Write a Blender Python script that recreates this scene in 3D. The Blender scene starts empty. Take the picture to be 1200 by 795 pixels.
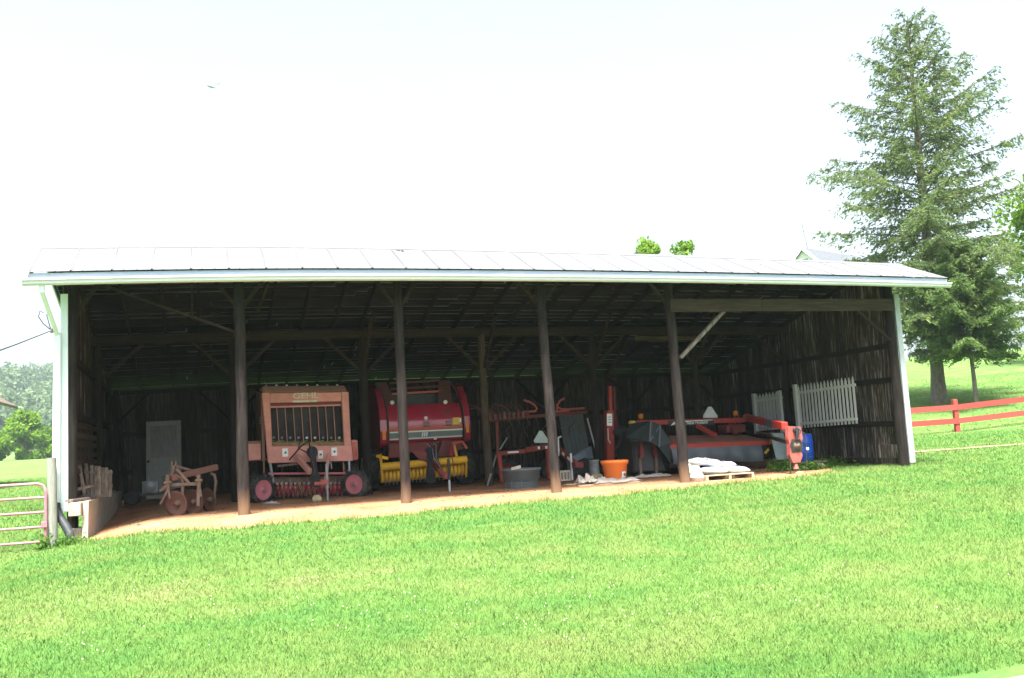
import bpy, math, random
import numpy as np
from mathutils import Vector, Matrix, Euler
random.seed(7)
rng = np.random.default_rng(11)
sc = bpy.context.scene
R = math.radians

# ------------------------------------------------------------------ camera
CAM = (2.4135, -18.0707, 1.1257)
cam = bpy.data.cameras.new('camera')
cam.sensor_width = 36.0
cam.lens = 1078.95 / 1200 * 36.0
cam.clip_start = 0.1
cam.clip_end = 3000
co = bpy.data.objects.new('camera', cam)
sc.collection.objects.link(co)
yaw, pitch, roll = 0.3239, 0.1091, -0.0542
fw = Vector((math.sin(yaw) * math.cos(pitch), math.cos(yaw) * math.cos(pitch), math.sin(pitch)))
rt = Vector((math.cos(yaw), -math.sin(yaw), 0))
up = rt.cross(fw)
r2 = math.cos(roll) * rt + math.sin(roll) * up
u2 = -math.sin(roll) * rt + math.cos(roll) * up
mw = Matrix((r2, u2, -fw)).transposed().to_4x4()
mw.translation = CAM
co.matrix_world = mw
sc.camera = co

# ------------------------------------------------------------------ sky, sun, exposure
SUN = Vector((-0.16, -0.38, 0.91)).normalized()
SUN_EL = math.asin(SUN.z)
SUN_AZ = math.atan2(SUN.x, SUN.y)
world = bpy.data.worlds.new('World')
sc.world = world
world.use_nodes = True
wn, wl = world.node_tree.nodes, world.node_tree.links
bg = wn['Background']
sky = wn.new('ShaderNodeTexSky')
sky.sky_type = 'NISHITA'
sky.sun_disc = False
sky.sun_elevation = SUN_EL
sky.sun_rotation = SUN_AZ
sky.air_density = 1.0
sky.dust_density = 6.0
sky.ozone_density = 1.0
hs = wn.new('ShaderNodeHueSaturation')
hs.inputs['Saturation'].default_value = 0.66
wl.new(sky.outputs[0], hs.inputs['Color'])
wl.new(hs.outputs[0], bg.inputs[0])
bg.inputs[1].default_value = 0.07
sl = bpy.data.lights.new('sun', 'SUN')
sl.energy = 2.5
sl.angle = R(12)
sl.color = (1.0, 0.96, 0.88)
so = bpy.data.objects.new('sun', sl)
sc.collection.objects.link(so)
so.rotation_euler = SUN.to_track_quat('Z', 'Y').to_euler()
so.location = (0, -10, 30)
sc.view_settings.view_transform = 'Standard'
sc.view_settings.look = 'None'
sc.view_settings.gamma = 1.0
sc.view_settings.use_curve_mapping = False
sc.view_settings.exposure = 2.8
sc.render.engine = 'CYCLES'
sc.cycles.use_denoising = True
sc.cycles.max_bounces = 8
sc.cycles.diffuse_bounces = 4
sc.cycles.glossy_bounces = 2
sc.cycles.transmission_bounces = 4
sc.cycles.volume_bounces = 1
sc.cycles.caustics_reflective = False
sc.cycles.caustics_refractive = False

# ------------------------------------------------------------------ helpers
COL = sc.collection
BASE = {}


class MB:
    """collects faces of one mesh; coordinates in metres"""
    def __init__(self):
        self.v, self.f, self.s = [], [], []

    def add(self, vs, fs, smooth=False):
        b = len(self.v)
        self.v += [tuple(p) for p in vs]
        self.f += [tuple(i + b for i in f) for f in fs]
        self.s += [smooth] * len(fs)
        return self

    def hex8(self, p):
        return self.add(p, [(0, 3, 2, 1), (4, 5, 6, 7), (0, 1, 5, 4), (1, 2, 6, 5), (2, 3, 7, 6), (3, 0, 4, 7)])

    def box(self, x0, x1, y0, y1, z0, z1):
        return self.hex8([(x0, y0, z0), (x1, y0, z0), (x1, y1, z0), (x0, y1, z0),
                          (x0, y0, z1), (x1, y0, z1), (x1, y1, z1), (x0, y1, z1)])

    def bar(self, p, q, w, h, upv=(0, 0, 1)):
        p, q = Vector(p), Vector(q)
        d = (q - p).normalized()
        u = Vector(upv)
        if abs(d.dot(u)) > 0.98:
            u = Vector((0, 1, 0))
        a = d.cross(u).normalized()
        b = a.cross(d).normalized()
        a *= w / 2
        b *= h / 2
        return self.hex8([p - a - b, p + a - b, p + a + b, p - a + b, q - a - b, q + a - b, q + a + b, q - a + b])

    def tube(self, pts, r, n=8, caps=True, flat=1.0):
        pts = [Vector(p) for p in pts]
        rs = r if isinstance(r, (list, tuple)) else [r] * len(pts)
        vs, fs = [], []
        t0 = (pts[1] - pts[0]).normalized()
        ref = Vector((0, 0, 1)) if abs(t0.z) < 0.9 else Vector((1, 0, 0))
        a = t0.cross(ref).normalized()
        for i, p in enumerate(pts):
            if i == 0:
                t = pts[1] - pts[0]
            elif i == len(pts) - 1:
                t = pts[-1] - pts[-2]
            else:
                t = (pts[i + 1] - pts[i]).normalized() + (pts[i] - pts[i - 1]).normalized()
            t.normalize()
            a = (a - t * a.dot(t)).normalized()
            b = t.cross(a)
            for k in range(n):
                an = 2 * math.pi * k / n
                vs.append(p + a * math.cos(an) * rs[i] + b * math.sin(an) * rs[i] * flat)
        for i in range(len(pts) - 1):
            for k in range(n):
                k2 = (k + 1) % n
                fs.append((i * n + k, i * n + k2, (i + 1) * n + k2, (i + 1) * n + k))
        self.add(vs, fs, True)
        if caps:
            m = len(pts) - 1
            self.add(vs[:n], [tuple(reversed(range(n)))])
            self.add(vs[m * n:], [tuple(range(n))])
        return self

    def lathe(self, prof, c=(0, 0, 0), axis=(0, 0, 1), n=20, smooth=True, sx=1.0, caps=True):
        ax = Vector(axis).normalized()
        a = ax.orthogonal().normalized() if abs(ax.z) < 0.99 else Vector((1, 0, 0))
        b = ax.cross(a)
        c = Vector(c)
        vs, fs = [], []
        for r, z in prof:
            for k in range(n):
                an = 2 * math.pi * k / n
                vs.append(c + ax * z + a * math.cos(an) * r * sx + b * math.sin(an) * r)
        for i in range(len(prof) - 1):
            for k in range(n):
                k2 = (k + 1) % n
                fs.append((i * n + k, i * n + k2, (i + 1) * n + k2, (i + 1) * n + k))
        self.add(vs, fs, smooth)
        if caps and prof[0][0] > 1e-4:
            self.add(vs[:n], [tuple(reversed(range(n)))])
        if caps and prof[-1][0] > 1e-4:
            self.add(vs[-n:], [tuple(range(n))])
        return self

    def prism(self, poly, a0, a1, plane='xz', smooth=False):
        """poly in the named plane, extruded along the remaining axis"""
        n = len(poly)

        def P(u, v, w):
            return {'xz': (u, w, v), 'yz': (w, u, v), 'xy': (u, v, w)}[plane]
        vs = [P(u, v, a0) for u, v in poly] + [P(u, v, a1) for u, v in poly]
        self.add(vs, [tuple(range(n)), tuple(reversed(range(n, 2 * n)))])
        self.add(vs, [(i, i + n, (i + 1) % n + n, (i + 1) % n) for i in range(n)], smooth)
        return self

    def strip(self, prof, a0, a1, th, plane='yz', smooth=True):
        """an open profile with thickness th (offset normal), extruded"""
        pts = [Vector((u, v)) for u, v in prof]
        off = []
        for i, p in enumerate(pts):
            d = (pts[min(i + 1, len(pts) - 1)] - pts[max(i - 1, 0)]).normalized()
            off.append(p + Vector((d.y, -d.x)) * th)

        def P(u, v, w):
            return {'xz': (u, w, v), 'yz': (w, u, v), 'xy': (u, v, w)}[plane]
        n = len(pts)
        vs = [P(p.x, p.y, a0) for p in pts] + [P(p.x, p.y, a1) for p in pts]
        vs += [P(p.x, p.y, a0) for p in off] + [P(p.x, p.y, a1) for p in off]
        fs = []
        for i in range(n - 1):
            fs += [(i, i + 1, n + i + 1, n + i), (2 * n + i, 3 * n + i, 3 * n + i + 1, 2 * n + i + 1)]
        self.add(vs, fs, smooth)
        fs = []
        for i in range(n - 1):
            fs += [(i, 2 * n + i, 2 * n + i + 1, i + 1), (n + i, n + i + 1, 3 * n + i + 1, 3 * n + i)]
        fs += [(0, n, 3 * n, 2 * n), (n - 1, 3 * n - 1, 4 * n - 1, 2 * n - 1)]
        self.add(vs, fs)
        return self

    def mesh(self, name, material, off=(0, 0, 0)):
        me = bpy.data.meshes.new(name)
        ox, oy, oz = off
        me.from_pydata([(x - ox, y - oy, z - oz) for x, y, z in self.v], [], self.f)
        me.polygons.foreach_set('use_smooth', self.s)
        if material:
            me.materials.append(material)
        me.update()
        return me

    def build(self, name, material, parent=None, bevel=0, pivot=None):
        """world coordinates in; the mesh is stored relative to its parent's base (or its own pivot)"""
        base = BASE[parent.name] if parent else Vector((0, 0, 0))
        piv = Vector(pivot) if pivot is not None else base
        ob = bpy.data.objects.new(name, self.mesh(name, material, piv))
        COL.objects.link(ob)
        if parent:
            ob.parent = parent
        ob.location = piv - base
        BASE[ob.name] = piv
        if bevel:
            md = ob.modifiers.new('bevel', 'BEVEL')
            md.width = bevel
            md.segments = 1
            md.limit_method = 'ANGLE'
        return ob


def tag(o, label=None, cat=None, group=None, kind=None):
    if label:
        o['label'] = label
    if cat:
        o['category'] = cat
    if group:
        o['group'] = group
    if kind:
        o['kind'] = kind
    return o


def thing(name, label, cat, loc, group=None):
    e = bpy.data.objects.new(name, None)
    COL.objects.link(e)
    e.location = loc
    e.empty_display_size = 0.3
    BASE[e.name] = Vector(loc)
    return tag(e, label, cat, group)


def piece(name, me, parent, loc, rot=(0, 0, 0)):
    ob = bpy.data.objects.new(name, me)
    COL.objects.link(ob)
    base = BASE[parent.name] if parent else Vector((0, 0, 0))
    ob.parent = parent
    ob.location = Vector(loc) - base
    ob.rotation_euler = rot
    BASE[ob.name] = Vector(loc)
    return ob


# ------------------------------------------------------------------ materials
def nt(name):
    m = bpy.data.materials.new(name)
    m.use_nodes = True
    return m, m.node_tree.nodes, m.node_tree.links, m.node_tree.nodes['Principled BSDF']


def ramp(N, L, src, stops):
    r = N.new('ShaderNodeValToRGB')
    e = r.color_ramp.elements
    while len(e) < len(stops):
        e.new(0.5)
    for el, (p, c) in zip(e, stops):
        el.position = p
        el.color = (*c, 1) if len(c) == 3 else c
    L.new(src, r.inputs[0])
    return r.outputs[0]


def noise(N, L, vec, scale, detail=4, rough=0.6):
    t = N.new('ShaderNodeTexNoise')
    t.inputs['Scale'].default_value = scale
    t.inputs['Detail'].default_value = detail
    t.inputs['Roughness'].default_value = rough
    L.new(vec, t.inputs['Vector'])
    return t.outputs['Fac']


def mix(N, L, fac, a, b, mode='MIX'):
    m = N.new('ShaderNodeMix')
    m.data_type = 'RGBA'
    m.blend_type = mode
    for sock, val in ((0, fac), (6, a), (7, b)):
        if isinstance(val, bpy.types.NodeSocket):
            L.new(val, m.inputs[sock])
        elif sock == 0:
            m.inputs[0].default_value = val
        else:
            m.inputs[sock].default_value = (*val, 1)
    return m.outputs[2]


def math_(N, L, op, a, b):
    m = N.new('ShaderNodeMath')
    m.operation = op
    for i, v in enumerate((a, b)):
        if isinstance(v, bpy.types.NodeSocket):
            L.new(v, m.inputs[i])
        else:
            m.inputs[i].default_value = v
    return m.outputs[0]


def objvec(N, L, stretch=(1, 1, 1)):
    tc = N.new('ShaderNodeTexCoord')
    oi = N.new('ShaderNodeObjectInfo')
    mp = N.new('ShaderNodeMapping')
    mp.inputs['Scale'].default_value = stretch
    ad = N.new('ShaderNodeVectorMath')
    ad.operation = 'ADD'
    sc_ = N.new('ShaderNodeMath')
    sc_.operation = 'MULTIPLY'
    sc_.inputs[1].default_value = 37.0
    L.new(oi.outputs['Random'], sc_.inputs[0])
    L.new(tc.outputs['Object'], mp.inputs[0])
    L.new(mp.outputs[0], ad.inputs[0])
    L.new(sc_.outputs[0], ad.inputs[1])
    return ad.outputs[0], oi.outputs['Random']


def bump(N, L, B, h, strength=0.4, dist=0.02):
    b = N.new('ShaderNodeBump')
    b.inputs['Strength'].default_value = strength
    b.inputs['Distance'].default_value = dist
    L.new(h, b.inputs['Height'])
    L.new(b.outputs[0], B.inputs['Normal'])


def surf(name, c1, c2=None, scale=4.0, lo=0.4, hi=0.65, stretch=(1, 1, 1), rough=0.7, metal=0.0, rand=0.0,
         grain=0.0, bumpk=0.0, dirt=None, spec=0.3):
    """c1 to c2 in noise patches, fine grain, per-object brightness, optional dust colour in coarse patches"""
    m, N, L, B = nt(name)
    vec, rnd = objvec(N, L, stretch)
    n1 = noise(N, L, vec, scale, 6, 0.65)
    col = ramp(N, L, n1, [(lo, c1), (hi, c2 or c1)])
    if dirt:
        n3 = noise(N, L, vec, scale * 0.35, 5, 0.7)
        f = ramp(N, L, n3, [(0.42, (0, 0, 0)), (0.7, (1, 1, 1))])
        col = mix(N, L, math_(N, L, 'MULTIPLY', f, dirt[1]), col, dirt[0])
    if grain:
        n2 = noise(N, L, vec, scale * 9, 3, 0.7)
        g = ramp(N, L, n2, [(0.25, (1 - grain,) * 3), (0.75, (1 + grain,) * 3)])
        col = mix(N, L, 1.0, col, g, 'MULTIPLY')
    if rand:
        rr = ramp(N, L, rnd, [(0.0, (1 - rand,) * 3), (1.0, (1 + rand,) * 3)])
        col = mix(N, L, 1.0, col, rr, 'MULTIPLY')
    L.new(col, B.inputs['Base Color'])
    B.inputs['Roughness'].default_value = rough
    B.inputs['Metallic'].default_value = metal
    B.inputs['Specular IOR Level'].default_value = spec
    if bumpk:
        bump(N, L, B, noise(N, L, vec, scale * 6, 4, 0.7), bumpk)
    return m


WOODX = (0.7, 9, 9)
WOODZ = (9, 9, 0.7)
M = {}
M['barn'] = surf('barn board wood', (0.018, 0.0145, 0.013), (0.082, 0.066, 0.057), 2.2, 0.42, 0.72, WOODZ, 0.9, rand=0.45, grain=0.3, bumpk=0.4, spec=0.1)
M['barn_grey'] = surf('weathered board wood', (0.03, 0.024, 0.021), (0.36, 0.32, 0.29), 2.1, 0.5, 0.76, WOODZ, 0.9, rand=0.4, grain=0.35, bumpk=0.4, spec=0.1)
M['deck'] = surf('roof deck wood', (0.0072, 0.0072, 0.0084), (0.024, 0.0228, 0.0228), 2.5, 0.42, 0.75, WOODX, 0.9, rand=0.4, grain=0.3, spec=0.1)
M['beam'] = surf('beam wood', (0.01612, 0.0124, 0.01116), (0.0403, 0.031, 0.02604), 2.4, 0.4, 0.7, WOODX, 0.9, rand=0.25, grain=0.3, bumpk=0.4, spec=0.1)
M['header'] = surf('header plank wood', (0.0375, 0.02775, 0.021), (0.09, 0.0675, 0.051), 2.4, 0.4, 0.7, WOODX, 0.9, rand=0.2, grain=0.35, bumpk=0.4, spec=0.1)
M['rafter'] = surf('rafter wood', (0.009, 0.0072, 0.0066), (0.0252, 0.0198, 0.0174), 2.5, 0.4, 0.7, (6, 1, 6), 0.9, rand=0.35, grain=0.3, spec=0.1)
M['slat'] = surf('grey slat wood', (0.11, 0.09, 0.075), (0.24, 0.205, 0.175), 2.5, 0.4, 0.7, WOODZ, 0.9, rand=0.25, grain=0.3, bumpk=0.3, spec=0.1)
M['brace_grey'] = surf('grey brace wood', (0.1, 0.085, 0.075), (0.26, 0.23, 0.2), 2.5, 0.4, 0.7, WOODZ, 0.9, rand=0.2, grain=0.3, spec=0.1)


def log_material(name, dark, light, base):
    """debarked log post: dark, greyer streaks, foot blended to the base colour"""
    m, N, L, B = nt(name)
    vec, rnd = objvec(N, L, (8, 8, 0.9))
    col = ramp(N, L, noise(N, L, vec, 2.2, 6, 0.65), [(0.4, dark), (0.72, light)])
    g = N.new('ShaderNodeNewGeometry')
    sep = N.new('ShaderNodeSeparateXYZ')
    L.new(g.outputs['Position'], sep.inputs[0])
    h = math_(N, L, 'ADD', sep.outputs['Z'], math_(N, L, 'MULTIPLY', noise(N, L, vec, 1.2, 4), 0.5))
    f = ramp(N, L, h, [(0.35, (1, 1, 1)), (0.75, (0, 0, 0))])
    col = mix(N, L, math_(N, L, 'MULTIPLY', f, 0.7), col, base)
    L.new(col, B.inputs['Base Color'])
    B.inputs['Roughness'].default_value = 0.9
    B.inputs['Specular IOR Level'].default_value = 0.1
    bump(N, L, B, noise(N, L, vec, 3, 6, 0.7), 0.6, 0.03)
    return m


M['log'] = log_material('log post wood', (0.013, 0.0105, 0.0105), (0.042, 0.034, 0.033), (0.2, 0.125, 0.075))
M['log_pale'] = log_material('pale log wood', (0.04, 0.032, 0.024), (0.1, 0.08, 0.06), (0.04, 0.032, 0.024))
M['dark_log'] = log_material('dark log wood', (0.0117, 0.00975, 0.0091), (0.02925, 0.02405, 0.02145), (0.0195, 0.0156, 0.013))
M['white_paint'] = surf('white trim paint', (0.62, 0.70, 0.75), (0.48, 0.53, 0.55), 3, 0.5, 0.8, (3, 3, 0.7), 0.6, grain=0.08)
M['gutter'] = surf('white gutter', (0.56, 0.56, 0.66), (0.48, 0.48, 0.55), 2, 0.5, 0.75, (0.4, 3, 3), 0.45)
M['fascia'] = surf('pale blue fascia', (0.36, 0.45, 0.54), (0.45, 0.52, 0.58), 2, 0.45, 0.7, (0.4, 3, 3), 0.6)
M['tin'] = surf('galvanised roof sheet', (0.17, 0.178, 0.188), (0.145, 0.15, 0.16), 0.8, 0.4, 0.7, (2.5, 0.6, 1), 0.55, metal=0.4, rand=0.05, grain=0.05, spec=0.5)
M['brace_dark'] = surf('dim board wood', (0.03, 0.03, 0.03), (0.06, 0.058, 0.055), 3, 0.4, 0.7, WOODZ, 0.9)
M['corner_grey'] = surf('weathered pale trim', (0.36, 0.40, 0.44), (0.22, 0.25, 0.27), 3, 0.5, 0.78, (3, 3, 0.8), 0.8, grain=0.15)
M['seam'] = surf('grey seam shade', (0.125, 0.125, 0.138), (0.155, 0.157, 0.168), 3, 0.4, 0.7, rough=0.8)  # darker than the sheets, puts rib shade into the colour
M['white_old'] = surf('old white paint', (0.62, 0.65, 0.66), (0.45, 0.47, 0.48), 5, 0.5, 0.75, WOODZ, 0.75, rand=0.12, grain=0.12)
M['door_paint'] = surf('old door paint', (0.34, 0.35, 0.36), (0.22, 0.22, 0.23), 5, 0.45, 0.75, WOODZ, 0.7, grain=0.15)
M['glass_dirty'] = surf('dusty window glass', (0.11, 0.11, 0.105), (0.2, 0.19, 0.18), 3, 0.4, 0.65, (7, 7, 0.7), 0.3)
M['concrete'] = surf('concrete', (0.36, 0.32, 0.26), (0.27, 0.235, 0.185), 5, 0.4, 0.7, rough=0.95, grain=0.15, bumpk=0.3, rand=0.08)
M['black_plastic'] = surf('black corrugated plastic', (0.025, 0.03, 0.036), (0.05, 0.055, 0.06), 4, 0.4, 0.7, rough=0.5)
M['rubber'] = surf('tyre rubber', (0.02, 0.02, 0.021), (0.09, 0.085, 0.08), 6, 0.45, 0.75, rough=0.85, grain=0.2)
M['belt'] = surf('rubber belt', (0.016, 0.02, 0.022), (0.035, 0.042, 0.045), 3, 0.4, 0.7, rough=0.7, rand=0.2)
M['black'] = surf('black painted steel', (0.018, 0.018, 0.02), (0.05, 0.045, 0.04), 6, 0.5, 0.75, rough=0.5, spec=0.4)
M['steel'] = surf('worn steel', (0.32, 0.31, 0.3), (0.18, 0.15, 0.13), 8, 0.4, 0.7, rough=0.5, metal=0.5)
M['galv'] = surf('galvanised steel', (0.32, 0.34, 0.35), (0.2, 0.215, 0.22), 6, 0.4, 0.7, rough=0.5, metal=0.3)
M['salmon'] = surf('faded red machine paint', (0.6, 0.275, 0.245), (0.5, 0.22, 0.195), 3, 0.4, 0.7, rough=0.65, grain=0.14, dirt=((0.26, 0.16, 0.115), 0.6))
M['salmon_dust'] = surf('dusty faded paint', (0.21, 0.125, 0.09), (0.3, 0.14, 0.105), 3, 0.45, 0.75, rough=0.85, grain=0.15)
M['pinkred'] = surf('pink red wheel paint', (0.5, 0.15, 0.19), (0.4, 0.12, 0.15), 5, 0.45, 0.7, rough=0.5, dirt=((0.16, 0.1, 0.07), 0.4))
M['red_dark'] = surf('dark red paint', (0.16, 0.018, 0.022), (0.1, 0.015, 0.016), 5, 0.45, 0.7, rough=0.5, dirt=((0.08, 0.06, 0.05), 0.4))
M['red'] = surf('glossy red paint', (0.33, 0.016, 0.045), (0.26, 0.015, 0.035), 3, 0.4, 0.7, rough=0.2, dirt=((0.2, 0.09, 0.085), 0.25), spec=0.75)
M['red_dust'] = surf('dusty maroon paint', (0.09, 0.04, 0.036), (0.14, 0.03, 0.033), 3, 0.45, 0.7, rough=0.7)
M['red_old'] = surf('old red paint', (0.36, 0.03, 0.022), (0.24, 0.03, 0.024), 4, 0.4, 0.7, rough=0.55, grain=0.12, dirt=((0.14, 0.08, 0.06), 0.5))
M['orange_red'] = surf('orange red paint', (0.24, 0.035, 0.02), (0.14, 0.032, 0.024), 5, 0.4, 0.7, rough=0.6, grain=0.15, dirt=((0.09, 0.06, 0.045), 0.65))
M['pink_tube'] = surf('faded pink tube paint', (0.42, 0.10, 0.085), (0.32, 0.075, 0.065), 5, 0.4, 0.7, rough=0.5)
M['brownred'] = surf('dusty brown red deck', (0.24, 0.125, 0.085), (0.17, 0.085, 0.06), 2, 0.4, 0.7, rough=0.8, grain=0.2, dirt=((0.28, 0.05, 0.035), 0.5))
M['gear_pink'] = surf('sun-faded red casting', (0.4, 0.105, 0.09), (0.26, 0.05, 0.043), 5, 0.4, 0.65, rough=0.5, grain=0.1)
M['yellow'] = surf('yellow machine paint', (0.64, 0.37, 0.014), (0.5, 0.27, 0.015), 4, 0.4, 0.7, rough=0.5, grain=0.1, dirt=((0.2, 0.13, 0.05), 0.35))
M['amber'] = surf('amber plastic', (0.6, 0.2, 0.01), (0.55, 0.16, 0.01), 5, rough=0.3)
M['rust'] = surf('rusty brown iron', (0.11, 0.075, 0.058), (0.17, 0.125, 0.1), 7, 0.4, 0.65, rough=0.9, grain=0.25, bumpk=0.3)
M['rust_red'] = surf('rusted red iron', (0.15, 0.0675, 0.05625), (0.12, 0.075, 0.05625), 6, 0.4, 0.65, rough=0.85, grain=0.2)
M['curtain'] = surf('grey rubber curtain', (0.05, 0.066, 0.084), (0.035, 0.045, 0.056), 2.5, 0.4, 0.7, rough=0.4, spec=0.6, grain=0.08)
M['tarp_dark'] = surf('dark green grey cover', (0.011, 0.016, 0.018), (0.024, 0.031, 0.034), 3, 0.4, 0.7, rough=0.6)
M['orange'] = surf('orange plastic', (0.9, 0.23, 0.045), (0.88, 0.21, 0.04), 2, rough=0.4, dirt=((0.5, 0.2, 0.08), 0.15))
M['tank'] = surf('blue grey plastic', (0.10, 0.125, 0.14), (0.075, 0.09, 0.1), 3, 0.4, 0.7, rough=0.6, dirt=((0.16, 0.14, 0.11), 0.35))
M['blue'] = surf('blue plastic', (0.014, 0.09, 0.5), (0.014, 0.075, 0.45), 2, rough=0.35)
M['white'] = surf('white print', (0.75, 0.76, 0.76), (0.65, 0.66, 0.66), 6, rough=0.5)
M['cream'] = surf('cream paint', (0.6, 0.56, 0.46), (0.48, 0.44, 0.35), 6, rough=0.7)
M['teal_sign'] = surf('weathered reflector back', (0.42, 0.5, 0.49), (0.34, 0.42, 0.41), 5, rough=0.5, grain=0.08)
M['sign_white'] = surf('pale metal plate', (0.55, 0.58, 0.6), (0.45, 0.48, 0.5), 5, rough=0.5)
M['stripe_grey'] = surf('teal grey stripe', (0.12, 0.17, 0.18), (0.15, 0.2, 0.2), 5, rough=0.4)
M['stripe_pale'] = surf('pale decal', (0.6, 0.62, 0.62), None, 5, rough=0.4)
M['decal_blue'] = surf('blue decal ink', (0.05, 0.1, 0.35), None, 5, rough=0.4)
M['sticker_yellow'] = surf('yellow sticker', (0.6, 0.42, 0.05), (0.5, 0.33, 0.08), 12, rough=0.5)
M['decal_green'] = surf('green decal ink', (0.05, 0.12, 0.08), None, 5, rough=0.4)
M['straw'] = surf('straw litter', (0.36, 0.27, 0.13), (0.24, 0.17, 0.09), 12, 0.4, 0.65, rough=0.95, grain=0.3, bumpk=0.6)
M['plastic_sheet'] = surf('crumpled white plastic', (0.45, 0.43, 0.4), (0.33, 0.29, 0.24), 4, 0.4, 0.7, rough=0.5, bumpk=0.5, grain=0.1)
M['bag'] = surf('white feed bag', (0.5, 0.53, 0.58), (0.38, 0.41, 0.46), 5, 0.45, 0.7, rough=0.4, bumpk=0.4, rand=0.06)
M['bag_mark'] = surf('dark bag print', (0.06, 0.06, 0.12), (0.2, 0.05, 0.1), 6, rough=0.5)
M['pallet'] = surf('pallet wood', (0.5, 0.4, 0.27), (0.36, 0.27, 0.17), 4, 0.4, 0.7, WOODX, 0.85, rand=0.15, grain=0.2)
M['blue_grey_sheet'] = surf('blue grey sheet', (0.24, 0.3, 0.36), (0.17, 0.21, 0.25), 4, rough=0.5)
M['panel_teal'] = surf('pale teal sheet', (0.2, 0.26, 0.26), (0.15, 0.2, 0.2), 4, rough=0.6)
M['panel_grey'] = surf('dull grey sheet metal', (0.11, 0.125, 0.13), (0.08, 0.09, 0.09), 3, 0.4, 0.7, rough=0.6)
M['gate_pink'] = surf('chalky pink gate paint', (0.36, 0.12, 0.16), (0.44, 0.24, 0.26), 5, 0.4, 0.7, rough=0.6, grain=0.1)
M['post_grey'] = surf('weathered grey post', (0.26, 0.27, 0.24), (0.17, 0.175, 0.155), 4, 0.4, 0.7, (7, 7, 0.8), 0.9, grain=0.2, bumpk=0.4)
M['fence_red'] = surf('faded red fence paint', (0.34, 0.05, 0.04), (0.25, 0.05, 0.042), 4, 0.4, 0.72, (5, 5, 5), 0.85, rand=0.12, grain=0.25, bumpk=0.4)
M['bark'] = surf('grey brown bark', (0.1, 0.085, 0.068), (0.2, 0.17, 0.14), 3, 0.4, 0.7, (5, 5, 1.2), 0.95, grain=0.3, bumpk=0.8)
M['roof_dark'] = surf('grey shingle roof', (0.075, 0.085, 0.1), (0.1, 0.11, 0.125), 3, rough=0.9, grain=0.15)
M['barn_eave'] = surf('brown eave wood', (0.09, 0.07, 0.05), (0.14, 0.115, 0.085), 4, rough=0.9, rand=0.1)
M['siding'] = surf('white siding', (0.7, 0.72, 0.72), (0.62, 0.64, 0.64), 3, rough=0.7)
M['bird'] = surf('pale grey feathers', (0.42, 0.47, 0.5), (0.3, 0.34, 0.38), 8, rough=0.8)
M['stone'] = surf('yellowish stone', (0.42, 0.36, 0.2), (0.32, 0.27, 0.16), 9, rough=0.95, bumpk=0.4)


def leaf_material(name, dark, mid, light, transl=0.35, sc1=0.5):
    m, N, L, B = nt(name)
    g = N.new('ShaderNodeNewGeometry')
    n1 = noise(N, L, g.outputs['Position'], sc1, 3)
    f = math_(N, L, 'ADD', math_(N, L, 'MULTIPLY', n1, 0.7), math_(N, L, 'MULTIPLY', g.outputs['Random Per Island'], 0.45))
    col = ramp(N, L, f, [(0.28, dark), (0.55, mid), (0.85, light)])
    N.remove(B)
    d = N.new('ShaderNodeBsdfDiffuse')
    t = N.new('ShaderNodeBsdfTranslucent')
    mx = N.new('ShaderNodeMixShader')
    mx.inputs[0].default_value = transl
    L.new(col, d.inputs[0])
    L.new(col, t.inputs[0])
    L.new(d.outputs[0], mx.inputs[1])
    L.new(t.outputs[0], mx.inputs[2])
    L.new(mx.outputs[0], N['Material Output'].inputs[0])
    return m


M['spruce'] = leaf_material('spruce needles', (0.072, 0.115, 0.05), (0.122, 0.172, 0.072), (0.172, 0.22, 0.08), 0.5)
M['hemlock'] = leaf_material('hemlock needles', (0.07, 0.12, 0.042), (0.11, 0.175, 0.06), (0.16, 0.22, 0.07), 0.45, 0.9)
M['bright_leaf'] = leaf_material('bright spring leaves', (0.10, 0.19, 0.025), (0.15, 0.27, 0.03), (0.21, 0.33, 0.045), 0.45, 0.35)
M['wood_leaf'] = leaf_material('woodland leaves', (0.075, 0.115, 0.065), (0.115, 0.165, 0.09), (0.15, 0.205, 0.105), 0.35, 0.12)
M['weed'] = leaf_material('weed leaves', (0.05, 0.12, 0.02), (0.08, 0.18, 0.03), (0.11, 0.21, 0.04), 0.35, 3)


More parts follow.
